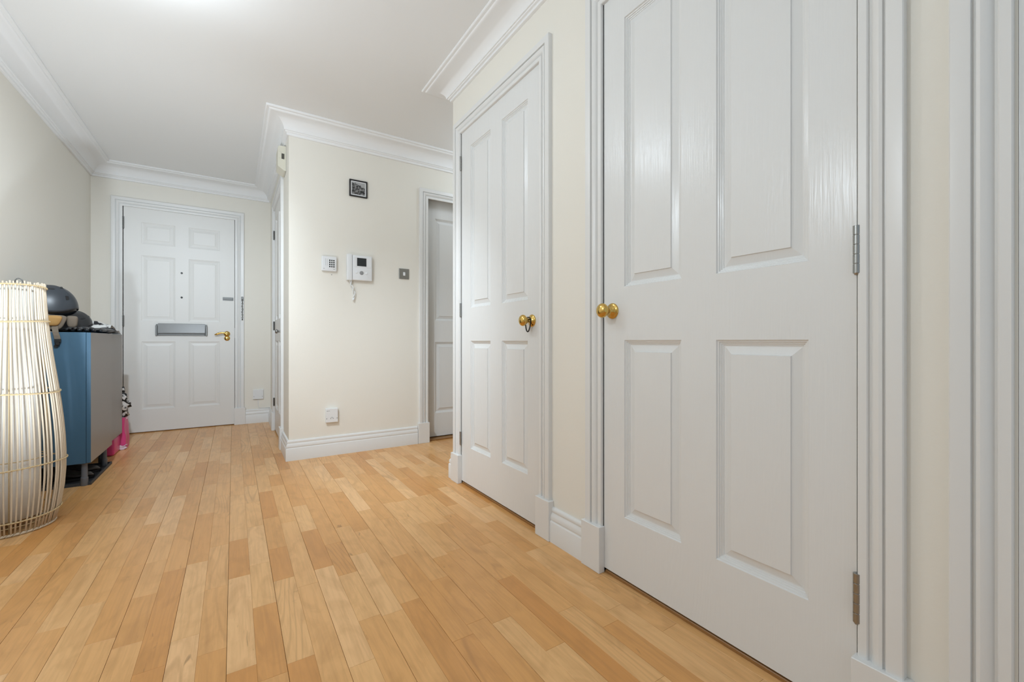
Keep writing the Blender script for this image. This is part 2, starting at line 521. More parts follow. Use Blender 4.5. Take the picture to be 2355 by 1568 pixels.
# skirting
SP = [(0.0, 0.0), (0.020, 0.0), (0.020, 0.080), (0.0185, 0.083), (0.0155, 0.085), (0.0155, 0.089), (0.0175, 0.092), (0.0172, 0.100), (0.0150, 0.108), (0.0110, 0.113), (0.0098, 0.117), (0.0115, 0.120), (0.0118, 0.127), (0.0090, 0.133), (0.0050, 0.136), (0.0, 0.1365)]


def skirt(name, paths, side, label):
    bm = Bm()
    for p in paths:
        sweep_plan(bm, p, SP, side)
    return tag(bm.obj(name, 'trim', smooth=True, angle=35), label, 'skirting board', kind='structure')


skirt('baseboard_left', [[(XL, YL), (XL, YF)]], -1, 'white skirting along the wall behind the cabinets and lamp')
skirt('baseboard_back', [[(XL + 0.02, YF), (-0.888, YF)], [(0.097, YF), (XI, YF), (XI, 4.488)]], -1, 'short white skirting between front door and cupboard door')
skirt('baseboard_centre', [[(XI, 3.588), (XI, YI), (1.212, YI)]], -1, 'moulded white skirting wrapping the corner below the entry phone')
skirt('baseboard_passage', [[(2.115, YI), (XP, YI)]], -1, 'white skirting at the hidden end of the side passage')
skirt('baseboard_right', [[(XR, 1.172), (XR, 1.362)], [(XR, 2.282), (XR, YE), (XP, YE)], [(XR, 0.214), (XR, 0.271)]], 1, 'short moulded white skirting between the two near panelled doors')

# ------------------------------------------------------------------ architraves
AP = [(0, 0), (0, 0.0100), (0.002, 0.0122), (0.0150, 0.0126), (0.0170, 0.0110), (0.0180, 0.0055), (0.0215, 0.0055), (0.0240, 0.0100), (0.0295, 0.0150), (0.0365, 0.0172), (0.0415, 0.0160), (0.0430, 0.0100), (0.0468, 0.0100), (0.0478, 0.0182), (0.0505, 0.0190), (0.0725, 0.0190), (0.0745, 0.0170), (0.0745, 0)]


def trim_set(name, pl, ui0, ui1, ztop, label, plinth=True, sides=(0, 1), zpl=0.160, wp=0.092):
    """Architrave round an opening: two uprights and a head, mitred, on plinth blocks. ui0<ui1 are the inner edges."""
    root = thing(name, pl.p((ui0 + ui1) / 2, 0, 0), label, 'door frame', kind='structure')
    W = AP[-1][0]
    zb = zpl if plinth else 0.0
    def run(pieces):
        bm = Bm()
        rings = [[bm.b.verts.new(pl.p(*f(s, t))) for s, t in AP] for f in pieces]
        n = len(AP)
        for A, B in zip(rings, rings[1:]):
            for k in range(n):
                bm.b.faces.new((A[k], A[(k + 1) % n], B[(k + 1) % n], B[k]))
        bm.b.faces.new(rings[0]); bm.b.faces.new(rings[-1][::-1])
        return bm
    if 0 in sides:
        run([lambda s, t: (ui0 - s, zb, t), lambda s, t: (ui0 - s, ztop + s, t)]).obj('architrave_upright', 'trim', root, smooth=True, angle=28)
    if 1 in sides:
        run([lambda s, t: (ui1 + s, zb, t), lambda s, t: (ui1 + s, ztop + s, t)]).obj('architrave_upright', 'trim', root, smooth=True, angle=28)
    run([lambda s, t: (ui0 - s, ztop + s, t), lambda s, t: (ui1 + s, ztop + s, t)]).obj('architrave_head', 'trim', root, smooth=True, angle=28)
    if plinth:
        for sd in sides:
            a = ui0 - wp + 0.006 if sd == 0 else ui1 - 0.006
            pl.box(Bm(), a, a + wp, 0, zpl, 0, 0.027, 0.0015).obj('plinth_block', 'trim', root)
    # door lining inside the opening
    bm = Bm()
    pl.box(bm, ui0 - 0.008, ui0 - 0.001, 0, ztop + 0.02, -T + 0.001, 0.0)
    pl.box(bm, ui1 + 0.001, ui1 + 0.008, 0, ztop + 0.02, -T + 0.001, 0.0)
    bm.obj('door_lining', 'trim', root)
    return root


PR, PF, PS, PC = Plane('X', XR), Plane('Y', YF), Plane('X', XI), Plane('Y', YI)
trim_set('trim_3', PR, 0.353, 1.085, 1.978, 'white moulded frame with plinth blocks round the nearest panelled door')
trim_set('trim_4', PR, 1.448, 2.199, 1.978, 'white moulded frame with plinth blocks round the door with the hair tie')
trim_set('trim_5', PR, -0.599, 0.143, 1.978, 'white moulded frame edge at the extreme right beside the camera')
trim_set('trim_6', PF, -0.799, 0.012, 1.967, 'white moulded frame round the six-panel front door')
trim_set('trim_7', PS, 3.677, 4.404, 1.972, 'white moulded frame round the cupboard door seen edge-on')
trim_set('trim_8', PC, 1.301, 2.029, 1.938, 'white moulded frame of the set-back door in the side passage')

# ------------------------------------------------------------------ doors
PANEL = [(0.0, 0.0), (0.0020, -0.0042), (0.0052, -0.0048), (0.0064, -0.0080), (0.0095, -0.0086), (0.0107, -0.0112), (0.0135, -0.0118), (0.0146, -0.0136), (0.0175, -0.0138), (0.0375, -0.0078), (0.0388, -0.0040)]


def door(name, pl, u0, u1, z0, z1, panels, w, m, label, soft=False):
    """Slab with rectangular openings; each moulded panel is a child mesh of its own."""
    us = sorted({u0, u1} | {p[0] for p in panels} | {p[1] for p in panels})
    zs = sorted({z0, z1} | {p[2] for p in panels} | {p[3] for p in panels})
    bm = Bm()
    V = {(i, j): bm.b.verts.new(pl.p(u, z, w)) for i, u in enumerate(us) for j, z in enumerate(zs)}
    for i in range(len(us) - 1):
        for j in range(len(zs) - 1):
            um, zm = (us[i] + us[i + 1]) / 2, (zs[j] + zs[j + 1]) / 2
            if any(p[0] < um < p[1] and p[2] < zm < p[3] for p in panels):
                continue
            bm.b.faces.new((V[i, j], V[i + 1, j], V[i + 1, j + 1], V[i, j + 1]))
    th = 0.04
    c = [pl.p(u, z, ww) for ww in (w, w - th) for u, z in ((u0, z0), (u1, z0), (u1, z1), (u0, z1))]
    bm.poly(c, [(4, 5, 6, 7), (0, 1, 5, 4), (1, 2, 6, 5), (2, 3, 7, 6), (3, 0, 4, 7)])
    root = bm.obj(name, m, origin=pl.p((u0 + u1) / 2, z0, w), recalc=False)
    tag(root, label, 'door', kind='structure')
    for (a, b, c0, c1) in panels:
        bm = Bm()
        rings = []
        for ins, dep in PANEL:
            k = 0.55 if soft else 1.0
            rings.append([bm.b.verts.new(pl.p(u, z, w + dep * k)) for u, z in ((a + ins, c0 + ins), (b - ins, c0 + ins), (b - ins, c1 - ins), (a + ins, c1 - ins))])
        for A, B in zip(rings, rings[1:]):
            for k in range(4):
                bm.b.faces.new((A[k], A[(k + 1) % 4], B[(k + 1) % 4], B[k]))
        bm.b.faces.new(rings[-1])
        bm.obj('panel', m, root, origin=pl.p((a + b) / 2, c0, w), recalc=False)
    return root


def hinge(root, pl, u, za, zb, w, m='dark_steel', r=0.0065, leafdir=0):
    bm = Bm()
    n = 5
    L = (zb - za) / n
    for k in range(n):
        g = 0.0006
        a, b = za + k * L + g, za + (k + 1) * L - g
        prof = [(0, a), (r - 0.0003, a), (r, a + 0.0003), (r, b - 0.0003), (r - 0.0003, b), (0, b)]
        bm.lathe(pl.p(u, 0, w), (0, 0, 1), prof, 12)
    bm.lathe(pl.p(u, 0, w), (0, 0, 1), [(r * 0.8, za + 0.002), (r * 0.8, zb - 0.002)], 10)
    bm.lathe(pl.p(u, 0, w), (0, 0, 1), [(0, za - 0.004), (r * 0.6, za - 0.003), (r * 0.85, za + 0.001)], 10)
    if leafdir:
        pl.box(bm, min(u, u + leafdir * 0.012), max(u, u + leafdir * 0.012), za - 0.003, zb + 0.001, w - r - 0.001, w - r + 0.0015)
    return bm.obj('hinge', m, root, smooth=True, angle=40)


def knob(root, pl, u, z, w, m='brass', s=1.0, name='door_knob'):
    bm = Bm()
    p = [(0.0265, 0.0), (0.0268, 0.002), (0.0255, 0.0045), (0.0220, 0.0060), (0.0200, 0.0062), (0.0185, 0.0085), (0.0130, 0.0120), (0.0098, 0.0150), (0.0090, 0.0220), (0.0100, 0.0280), (0.0150, 0.0315)]
    for i in range(1, 12):
        t = math.pi * i / 12
        p.append((0.0245 * math.sin(t * 0.93 + 0.22), 0.049 - 0.0155 * math.cos(t * 0.93 + 0.22)))
    p.append((0.0, 0.0645))
    bm.lathe(pl.p(u, z, w), pl.n(), [(r * s, h * s) for r, h in p], 32)
    o = bm.obj(name, m, root, smooth=True)
    o['label'] = 'polished brass door knob on a round rose' if m == 'brass' else 'small grey metal cupboard knob'
    return o


# nearest door
cols = [(0.447, 0.667), (0.774, 0.989)]
P4 = lambda cs, lo, hi: [(a, b, *r) for a, b in cs for r in (lo, hi)]
d1 = door('door_1', PR, 0.3575, 1.0815, 0.017, 1.991, P4(cols, (0.221, 0.808), (0.985, 1.876)), 0.0, 'door', 'nearest tall white four-panel door with brass knob and grained finish')
knob(d1, PR, 1.041, 0.907, 0.0)
hinge(d1, PR, 0.3545, 0.944, 1.043, 0.009, 'steel', 0.0068, -1)
hinge(d1, PR, 0.3545, 0.226, 0.328, 0.009, 'steel', 0.0068, -1)
hinge(d1, PR, 0.3545, 1.720, 1.820, 0.009, 'steel', 0.0068, -1)
# far door on the right wall
cols = [(1.545, 1.762), (1.871, 2.088)]
d2 = door('door_2', PR, 1.4525, 2.1945, 0.017, 1.991, P4(cols, (0.218, 0.806), (0.987, 1.872)), 0.0, 'door', 'white four-panel door with black hair tie on its brass knob')
knob(d2, PR, 1.5115, 0.893, 0.0)
for za, zb in ((1.771, 1.850), (0.943, 1.019), (0.219, 0.293)):
    hinge(d2, PR, 2.198, za, zb, 0.006, 'steel', 0.006)
# door beside the camera (only its frame shows)
d5 = door('door_3', PR, -0.5945, 0.1385, 0.013, 1.991, P4([(-0.50, -0.285), (-0.17, 0.045)], (0.221, 0.808), (0.985, 1.876)), 0.0, 'door', 'white panelled door at the picture edge beside the camera')
# front door
fc = [(-0.677, -0.443), (-0.345, -0.108)]
d3 = door('door_4', PF, -0.7945, 0.0085, 0.008, 1.980, [(a, b, *r) for a, b in fc for r in ((0.203, 0.800), (0.983, 1.556), (1.658, 1.846))], 0.0, 'frontdoor', 'white six-panel front door with metal letter plate and brass lever', soft=True)
for za, zb in ((1.774, 1.878), (0.932, 1.026), (0.18, 0.28)):
    hinge(d3, PF, -0.797, za, zb, 0.006, 'dark_steel', 0.0075)
# letter plate: hooded flap on a surround with end cheeks
lp = Bm()
PF.box(lp, -0.578, -0.206, 0.853, 0.956, 0, 0.004, 0.0012)
lp = lp.obj('letter_plate', 'dark_steel', d3)
lp['label'] = 'grey metal letter plate with a sprung inner flap'
PF.box(Bm(), -0.580, -0.566, 0.852, 0.944, 0.004, 0.022, 0.002).obj('end_cheek', 'dark_steel', lp)
PF.box(Bm(), -0.219, -0.205, 0.852, 0.944, 0.004, 0.022, 0.002).obj('end_cheek', 'dark_steel', lp)
bm = Bm()
fl = [(0.962, 0.010), (0.960, 0.014), (0.880, 0.030), (0.872, 0.030), (0.870, 0.026), (0.955, 0.006)]
bm.poly([PF.p(u, z, ww) for u in (-0.563, -0.222) for z, ww in fl], [tuple(range(6)), tuple(range(11, 5, -1))] + [(k, (k + 1) % 6, (k + 1) % 6 + 6, k + 6) for k in range(6)])
bm.obj('flap', 'grey_metal', lp)
bm = Bm()
PF.box(bm, -0.563, -0.222, 0.853, 0.870, 0.004, 0.012, 0.002)
bm.obj('draught_strip', 'dark_steel', lp)
# lever handle
bm = Bm()
bm.lathe(PF.p(-0.052, 0.873, 0), PF.n(), [(0.0255, 0), (0.0255, 0.004), (0.022, 0.008), (0.012, 0.011), (0.010, 0.014), (0.010, 0.038), (0.012, 0.045), (0.0105, 0.052), (0, 0.054)], 28)
lv = bm.obj('lever_handle', 'brass', d3, smooth=True, angle=50)
lv['label'] = 'polished brass scroll lever handle'
bm = Bm()
pts = [PF.p(-0.052 - 0.098 * t, 0.873 + 0.010 * math.sin(t * math.pi * 1.35) - 0.001, 0.045 - 0.006 * t) for t in [i / 12 for i in range(13)]]
bm.tube(pts, 0.007, 12, radii=[0.0095, 0.009, 0.0085, 0.008, 0.0078, 0.0078, 0.008, 0.0085, 0.0088, 0.0088, 0.0082, 0.006, 0.003])
bm.obj('lever', 'brass', lv, smooth=True)
bm = Bm()
bm.lathe(PF.p(-0.051, 0.831, 0), PF.n(), [(0.024, 0), (0.024, 0.003), (0.021, 0.007), (0.014, 0.008), (0.009, 0.010), (0, 0.010)], 28)
er = bm.obj('escutcheon', 'brass', d3, smooth=True, angle=50)
bm = Bm()
PF.box(bm, -0.053, -0.049, 0.824, 0.836, 0.010, 0.0112, 0.0005)
bm.obj('keyhole', 'dark_steel', er)
# night latch rail, spyhole and screw hole
bm = Bm()
PF.box(bm, -0.086, -0.001, 1.190, 1.222, 0, 0.003, 0.001)
PF.box(bm, -0.081, -0.006, 1.199, 1.213, 0.003, 0.009, 0.002)
o = bm.obj('chain_slide', 'dark_steel', d3); o['label'] = 'grey metal door chain slide'
for z in (1.423, 1.201):
    bm = Bm()
    bm.lathe(PF.p(-0.396, z, 0), PF.n(), [(0.0085, 0), (0.0085, 0.002), (0.006, 0.0035), (0.0045, 0.0015), (0, 0.0012)], 16)
    bm.obj('spyhole', 'white_paint_dot', d3, smooth=True, angle=40)
bm = Bm()
PF.box(bm, 0.0085, 0.0125, 0.832, 0.930, -0.01, 0.004, 0.0008)
bm.obj('lock_faceplate', 'steel', d3)
# cupboard door seen edge-on
d4 = door('door_5', PS, 3.6815, 4.4000, 0.013, 1.991, P4([(3.775, 3.992), (4.09, 4.307)], (0.218, 0.806), (0.987, 1.872)), 0.0, 'frontdoor', 'white cupboard door seen edge-on with small metal knob')
for za, zb in ((1.716, 1.794), (0.905, 0.980), (0.225, 0.295)):
    hinge(d4, PS, 4.402, za, zb, 0.007, 'dark_steel', 0.0065)
knob(d4, PS, 3.745, 0.879, 0.0, 'steel', 0.72)
# set-back passage door
d6 = door('door_6', Plane('Y', 3.322), 1.306, 2.024, 0.018, 1.965, P4([(1.398, 1.613), (1.72, 1.935)], (0.209, 0.796), (0.974, 1.816)), 0.0, 'door', 'white panelled door half hidden in the side passage')

# dark strips under the doors, coloured as floor lying in shade
n_th = 20
for pl, a, b, w0, w1, lab in ((PR, 0.361, 1.078, -0.055, -0.001, 'dark brown strip painted as shaded floor under the nearest white door'), (PR, 1.456, 2.191, -0.055, -0.001, 'dark brown strip painted as shaded floor under the door with the hair tie'), (PC, 1.310, 2.020, -0.118, -0.012, 'dark brown strip painted as shaded floor under the set-back passage door'), (PF, -0.79, 0.004, -0.055, -0.004, 'dark brown strip painted as shaded floor under the front door')):
    o = pl.box(Bm(), a, b, 0.0, 0.005 if pl is PF else 0.0105, w0, w1, 0.002).obj('trim_%d' % n_th, 'shaded_floor')
    tag(o, lab, 'shaded floor strip', kind='structure')
    n_th += 1

# ------------------------------------------------------------------ floor of narrow maple strips
bm = Bm()
bm.box(XL, XP, YB, YF + 0.06, -0.03, -0.006)
floor = bm.obj('floor', 'subfloor', origin=(0, 0, 0))
tag(floor, 'pale maple strip floor laid along the hallway', 'floor', kind='structure')


def project(x, y, z=0.0):
    dx, dy, dz = x, y, z - CAMH
    dep = dx * math.sin(YAW) + dy * math.cos(YAW)
    if dep < 0.05:
        return None
    return CXP + FPX * (dx * math.cos(YAW) - dy * math.sin(YAW)) / dep, CYP - FPX * dz / dep


SW = 0.0632
pieces = []
k0 = int(math.floor((XL + 0.0148) / SW)) - 1
rnd = random.Random(21)
for k in range(k0, 40):
    xa = -0.0148 + k * SW
    xb = xa + SW
    if xb <= XL + 0.012 or xa >= XP - 0.02:
        continue
    xa, xb = max(xa, XL + 0.002), min(xb, XP)
    board = (k % 2 == 0)
    ga, gb = (0.00045, 0.00012) if board else (0.00012, 0.00045)
    if xa > XR + 0.055:
        y, yend = YE, YI + 0.12
    else:
        y, yend = YB, YF + 0.055
    y -= rnd.random() * 0.4
    while y < yend:
        L = rnd.uniform(0.22, 0.62)
        y0, y1 = max(y, YE if xa > XR + 0.055 else YB), min(y + L, yend)
        if y1 - y0 > 0.03:
            pieces.append((xa + ga, xb - gb, y0 + 0.0002, y1 - 0.0002))
        y += L


def seen(p):
    if p[0] > XR: return 0.0 if p[3] < YE or p[0] > 1.62 else 40.0
    if p[3] > YF + 0.01 and p[2] > YF: return 0.0
    pts = [project(x, max(y, 0.25)) for x, y in ((p[0], p[2]), (p[1], p[2]), (p[1], p[3]), (p[0], p[3]))]
    if any(q is None for q in pts): return 0.0
    if not any(-40 < q[0] < 2395 and q[1] < 1600 for q in pts): return 0.0
    if (p[0] > XI - 0.01 and p[2] > YI) or (p[0] < -0.66 and p[3] > 2.9): return 0.0
    A = 0
    for i in range(4):
        a, b = pts[i], pts[(i + 1) % 4]
        A += a[0] * b[1] - b[0] * a[1]
    return abs(A) / 2


order = sorted(range(len(pieces)), key=lambda i: -seen(pieces[i]))
singles = set(i for i in order[:292] if seen(pieces[i]) > 0)


def plank_geo(vs, fs, sd, p, seed):
    x0, x1, y0, y1 = p
    c = 0.00035
    n = len(vs)
    vs += [(x0, y0, -0.006), (x1, y0, -0.006), (x1, y1, -0.006), (x0, y1, -0.006),
           (x0, y0, -c), (x1, y0, -c), (x1, y1, -c), (x0, y1, -c),
           (x0 + c, y0 + c, 0), (x1 - c, y0 + c, 0), (x1 - c, y1 - c, 0), (x0 + c, y1 - c, 0)]
    for a in (0, 4):
        for k in range(4):
            fs.append((n + a + k, n + a + (k + 1) % 4, n + a + 4 + (k + 1) % 4, n + a + 4 + k))
    fs.append((n + 8, n + 9, n + 10, n + 11))
    sd += [seed] * 12


def plank_obj(name, idx):
    vs, fs, sd = [], [], []
    for i in idx:
        r = random.Random(i * 7 + 3)
        tone = r.random()
        plank_geo(vs, fs, sd, pieces[i], (tone, r.random() ** 3, r.random(), 1.0))
    me = bpy.data.meshes.new(name)
    if len(idx) == 1:
        p = pieces[idx[0]]
        org = Vector(((p[0] + p[1]) / 2, (p[2] + p[3]) / 2, 0))
    else:
        org = Vector((0, 0, 0))
    me.from_pydata([tuple(Vector(v) - org) for v in vs], [], fs)
    at = me.attributes.new('seed', 'FLOAT_COLOR', 'POINT')
    at.data.foreach_set('color', [c for s in sd for c in s])
    me.materials.append(M['plank'])
    o = bpy.data.objects.new(name, me)
    COL.objects.link(o)
    place(o, org, floor)
    return o


for i in sorted(singles):
    plank_obj('plank', [i])
rest = [i for i in range(len(pieces)) if i not in singles]
o = plank_obj('plank_remainder', rest)
o['kind'] = 'stuff'

# ------------------------------------------------------------------ entry-phone wall
# framed picture
t = thing('picture_frame', (0.764, YI - 0.0, 1.853), 'small black framed monochrome landscape picture above the entry phone', 'picture')
bm = Bm()
u0, u1, z0, z1, fw = 0.7005, 0.8265, 1.853, 1.974, 0.0085
for a, b, c, d in ((u0, u0 + fw, z0, z1), (u1 - fw, u1, z0, z1), (u0 + fw, u1 - fw, z0, z0 + fw), (u0 + fw, u1 - fw, z1 - fw, z1)):
    PC.box(bm, a, b, c, d, 0, 0.014, 0.0012)
bm.obj('frame', 'black', t)
PC.box(Bm(), u0 + fw, u1 - fw, z0 + fw, z1 - fw, 0.0, 0.007).obj('mount', 'white_plastic', t)
PC.box(Bm(), u0 + fw + 0.009, u1 - fw - 0.008, z0 + fw + 0.009, z1 - fw - 0.007, 0.007, 0.0076).obj('print', 'photo', t)

# alarm keypad
t = thing('alarm_keypad', (0.565, YI, 1.293), 'small white wall keypad with a block of dark keys', 'keypad')
PC.box(Bm(), 0.514, 0.612, 1.294, 1.398, 0, 0.024, 0.006, 3).obj('case', 'white_plastic', t, smooth=True, angle=40)
for r in range(4):
    for c in range(3):
        a = 0.5615 + c * 0.0135; b = 1.3745 - r * 0.0145
        PC.box(Bm(), a, a + 0.0085, b - 0.009, b, 0.0235, 0.0262, 0.001).obj('key', 'black', t)
bm = Bm()
PC.box(bm, 0.5365, 0.5375, 1.331, 1.379, 0.0235, 0.0245)
PC.box(bm, 0.5485, 0.5495, 1.331, 1.379, 0.0235, 0.0245)
PC.box(bm, 0.5365, 0.5405, 1.378, 1.379, 0.0235, 0.0245)
bm.obj('indicator_window', 'mark', t)
PC.box(Bm(), 0.523, 0.533, 1.3095, 1.312, 0.0235, 0.0245).obj('printed_mark', 'mark', t)
PC.box(Bm(), 0.588, 0.600, 1.3085, 1.311, 0.0235, 0.0245).obj('printed_mark', 'mark', t)
bm = Bm()
bm.lathe(PC.p(0.5825, 1.2735, 0), PC.n(), [(0.0032, 0), (0.003, 0.0012), (0, 0.0014)], 12)
tag(bm.obj('screw_plug', 'mark'), 'tiny dark screw plug in the wall below the keypad', 'screw')

# entry phone with handset column, screen and dangling cord
t = thing('entry_phone', (0.765, YI, 1.24), 'white video entry phone with small dark screen and hanging cord', 'entry phone')
PC.box(Bm(), 0.7155, 0.8555, 1.243, 1.424, 0, 0.034, 0.006, 3).obj('case', 'white_plastic', t, smooth=True, angle=40)
PC.box(Bm(), 0.679, 0.7145, 1.240, 1.428, 0, 0.040, 0.0045, 3).obj('handset', 'white_plastic', t, smooth=True, angle=40)
fr = PC.box(Bm(), 0.728, 0.848, 1.338, 1.412, 0.033, 0.0355, 0.0012).obj('screen_surround', 'white_plastic', t)
PC.box(Bm(), 0.7475, 0.8135, 1.3465, 1.4055, 0.0352, 0.0368, 0.0008).obj('screen', 'screen', fr)
for u, z, r, m in ((0.745, 1.300, 0.0085, 'white_plastic'), (0.780, 1.298, 0.0130, 'grey_plastic'), (0.815, 1.298, 0.0085, 'white_plastic')):
    bm = Bm(); bm.lathe(PC.p(u, z, 0.0335), PC.n(), [(r + 0.0012, 0), (r + 0.0012, 0.0012), (r, 0.0012), (r, 0.003), (r * 0.8, 0.004), (0, 0.004)], 20)
    bm.obj('button', m, t, smooth=True, angle=40)
bm = Bm()
N_ = 60
pts = []
for i in range(N_ + 1):
    q = i / N_
    zc = 1.243 - 0.138 * q
    uc = 0.706 + 0.022 * math.sin(q * 1.7) - 0.004 * math.sin(q * 7)
    wr = 0.0052 * (0.6 + 0.8 * math.sin(q * math.pi) ** 0.6)
    pts.append(PC.p(uc + wr * math.cos(q * 10), zc, 0.018 + wr * math.sin(q * 10)))
bm.tube(pts, 0.0030, 8)
pts = []
for i in range(N_ + 1):
    q = i / N_
    zc = 1.243 - 0.138 * q
    uc = 0.706 + 0.022 * math.sin(q * 1.7) - 0.004 * math.sin(q * 7)
    wr = 0.0052 * (0.6 + 0.8 * math.sin(q * math.pi) ** 0.6)
    pts.append(PC.p(uc - wr * math.cos(q * 10), zc, 0.018 - wr * math.sin(q * 10)))
bm.tube(pts, 0.0030, 8)
bm.lathe(PC.p(0.7255, 1.104, 0.018), (0, 0, -1), [(0, -0.012), (0.006, -0.010), (0.0075, 0), (0.006, 0.006), (0, 0.008)], 12)
bm.obj('cord', 'white_plastic', t, smooth=True)

# metal light switch
t = thing('light_switch', (1.104, YI, 1.284), 'square brushed metal light switch with white rocker', 'light switch')
PC.box(Bm(), 1.0655, 1.1445, 1.284, 1.3635, 0, 0.007, 0.002, 2).obj('plate', 'steel', t)
rk = Bm()
rk.poly([PC.p(u, z, ww) for u in (1.0975, 1.1125) for z, ww in ((1.309, 0.0065), (1.336, 0.0065), (1.336, 0.009), (1.320, 0.0115), (1.309, 0.0125))], [(0, 1, 2, 3, 4), (9, 8, 7, 6, 5)] + [(k, (k + 1) % 5, (k + 1) % 5 + 5, k + 5) for k in range(5)])
rk.obj('rocker', 'white_plastic', t)

# phone socket on the entry-phone wall
t = thing('phone_socket', (0.583, YI, 0.231), 'white square phone socket low on the entry-phone wall', 'wall socket')
PC.box(Bm(), 0.5405, 0.6195, 0.2345, 0.3305, 0, 0.026, 0.002, 2).obj('box', 'white_plastic', t)
for u in (0.5455, 0.6135):
    Bm().lathe(PC.p(u, 0.262, 0.0255), PC.n(), [(0.0032, 0), (0.0032, 0.0012), (0, 0.0014)], 12).obj('screw', 'mark', t)
bm = Bm()
bm.tube([PC.p(0.5795 + 0.0085 * math.cos(a), 0.262 + 0.008 * math.sin(a), 0.0263) for a in [math.pi * i / 8 for i in range(9)]], 0.0011, 6)
PC.box(bm, 0.5695, 0.5735, 0.2585, 0.263, 0.0258, 0.0268); PC.box(bm, 0.5855, 0.5895, 0.2585, 0.263, 0.0258, 0.0268)
bm.obj('telephone_symbol', 'mark', t)
bm = Bm()
for a, b in ((0.5455, 0.5545), (0.557, 0.5605), (0.563, 0.5665)):
    PC.box(bm, a, b, 0.3135, 0.3165, 0.0258, 0.0266)
bm.obj('printed_mark', 'mark', t)

# socket by the front door with its cable
t = thing('cable_outlet', (0.2045, YF, 0.232), 'white square cable outlet beside the front door with thin lead', 'wall socket')
PF.box(Bm(), 0.160, 0.2485, 0.233, 0.326, 0, 0.018, 0.002, 2).obj('box', 'white_plastic', t)
for u in (0.168, 0.240):
    Bm().lathe(PF.p(u, 0.259, 0.0178), PF.n(), [(0.003, 0), (0.003, 0.001), (0, 0.0012)], 10).obj('screw', 'mark', t)
bm = Bm()
pp = [(0.204, 0.234, 0.006), (0.204, 0.19, 0.005), (0.206, 0.165, 0.005), (0.212, 0.150, 0.006), (0.224, 0.1435, 0.008), (0.25, 0.1415, 0.008), (0.285, 0.1415, 0.008), (0.305, 0.1420, 0.008)]
bm.tube([PF.p(*q) for q in pp], 0.0022, 8)
bm.obj('lead', 'white_plastic', t, smooth=True)

# door chain on the front door frame
t = thing('door_chain', PF.p(0.071, 1.005, 0.018), 'short dark security chain hanging on the front door frame', 'door chain')
bm = Bm()
PF.box(bm, 0.063, 0.081, 1.195, 1.233, 0.018, 0.023, 0.002)
bm.lathe(PF.p(0.072, 1.203, 0.022), PF.n(), [(0.006, 0), (0.005, 0.006), (0, 0.008)], 12)
bm.obj('anchor_plate', 'dark_steel', t)
for i in range(13):
    z = 1.192 - i * 0.0135
    c = Vector(PF.p(0.0715 + 0.0015 * math.sin(i * 1.3), z, 0.025))
    pts = []
    for k in range(12):
        a = 2 * math.pi * k / 12
        du, dz = 0.0052 * math.cos(a), 0.0098 * math.sin(a)
        if i % 2: pts.append(c + Vector((0, du, dz)))
        else: pts.append(c + Vector((du, 0, dz)))
    Bm().tube(pts, 0.0020, 6, closed=True).obj('link', 'dark_steel', t, smooth=True)
bm = Bm()
bm.tube([PF.p(0.0715, 1.022, 0.025), PF.p(0.0715, 1.006, 0.025)], 0.004, 10, radii=[0.0035, 0.006])
bm.obj('end_stud', 'dark_steel', t, smooth=True)

# door chime high on the return wall
t = thing('door_chime', (XI, 3.45, 2.0), 'cream plastic door chime with dark slot high beside the corner', 'door chime')
bm = Bm()
prof = [(0.0, 2.003), (0.012, 2.003), (0.050, 2.028), (0.052, 2.034), (0.052, 2.160), (0.046, 2.172), (0.0, 2.176)]
ya, yb = 3.405, 3.545
bm.poly([(XI - d, y, z) for y in (ya, yb) for d, z in prof], [tuple(range(7)), tuple(range(13, 6, -1))] + [(k, (k + 1) % 7, (k + 1) % 7 + 7, k + 7) for k in range(7)])
bm.obj('housing', 'cream_plastic', t)
bm = Bm()
bm.box(XI - 0.0285, XI - 0.0125, ya - 0.0008, ya + 0.004, 2.083, 2.121)
sl = bm.obj('sound_slot', 'slot_shade', t)
bm = Bm()
bm.box(XI - 0.0212, XI - 0.0198, ya - 0.0014, ya + 0.002, 2.083, 2.121)
bm.obj('slot_bar', 'cream_plastic', sl)
bm = Bm()
bm.box(XI - 0.0515, XI - 0.029, ya - 0.0025, ya, 2.087, 2.130, 0.0008)
bm.obj('push_cover', 'cream_plastic', t)
bm = Bm()
bm.box(XI - 0.0012, XI - 0.0001, ya - 0.004, yb, 2.0, 2.178)
bm.obj('back_plate', 'mark', t)

# black hair tie looped over the brass knob
bm = Bm()
c0 = Vector(PR.p(1.5115, 0.893, 0.027))
pts = []
for k in range(40):
    a = 2 * math.pi * k / 40
    dz = math.sin(a)
    wv = 0.0115 * math.cos(a) if dz < 0.2 else 0.0105 * math.cos(a)
    zz = 0.010 + 0.0035 * dz if dz > 0 else 0.010 + 0.058 * dz
    pts.append((c0.x + 0.006 - 0.006 * math.cos(a) * (1 if dz < 0 else 0.4) , c0.y + wv + (-0.010 * dz * 0.4 if dz < 0 else 0), c0.z + zz))
bm.tube(pts, 0.0027, 8, closed=True)
tag(bm.obj('hair_tie', 'black', smooth=True), 'black elastic hair tie looped over a brass door knob', 'hair tie')

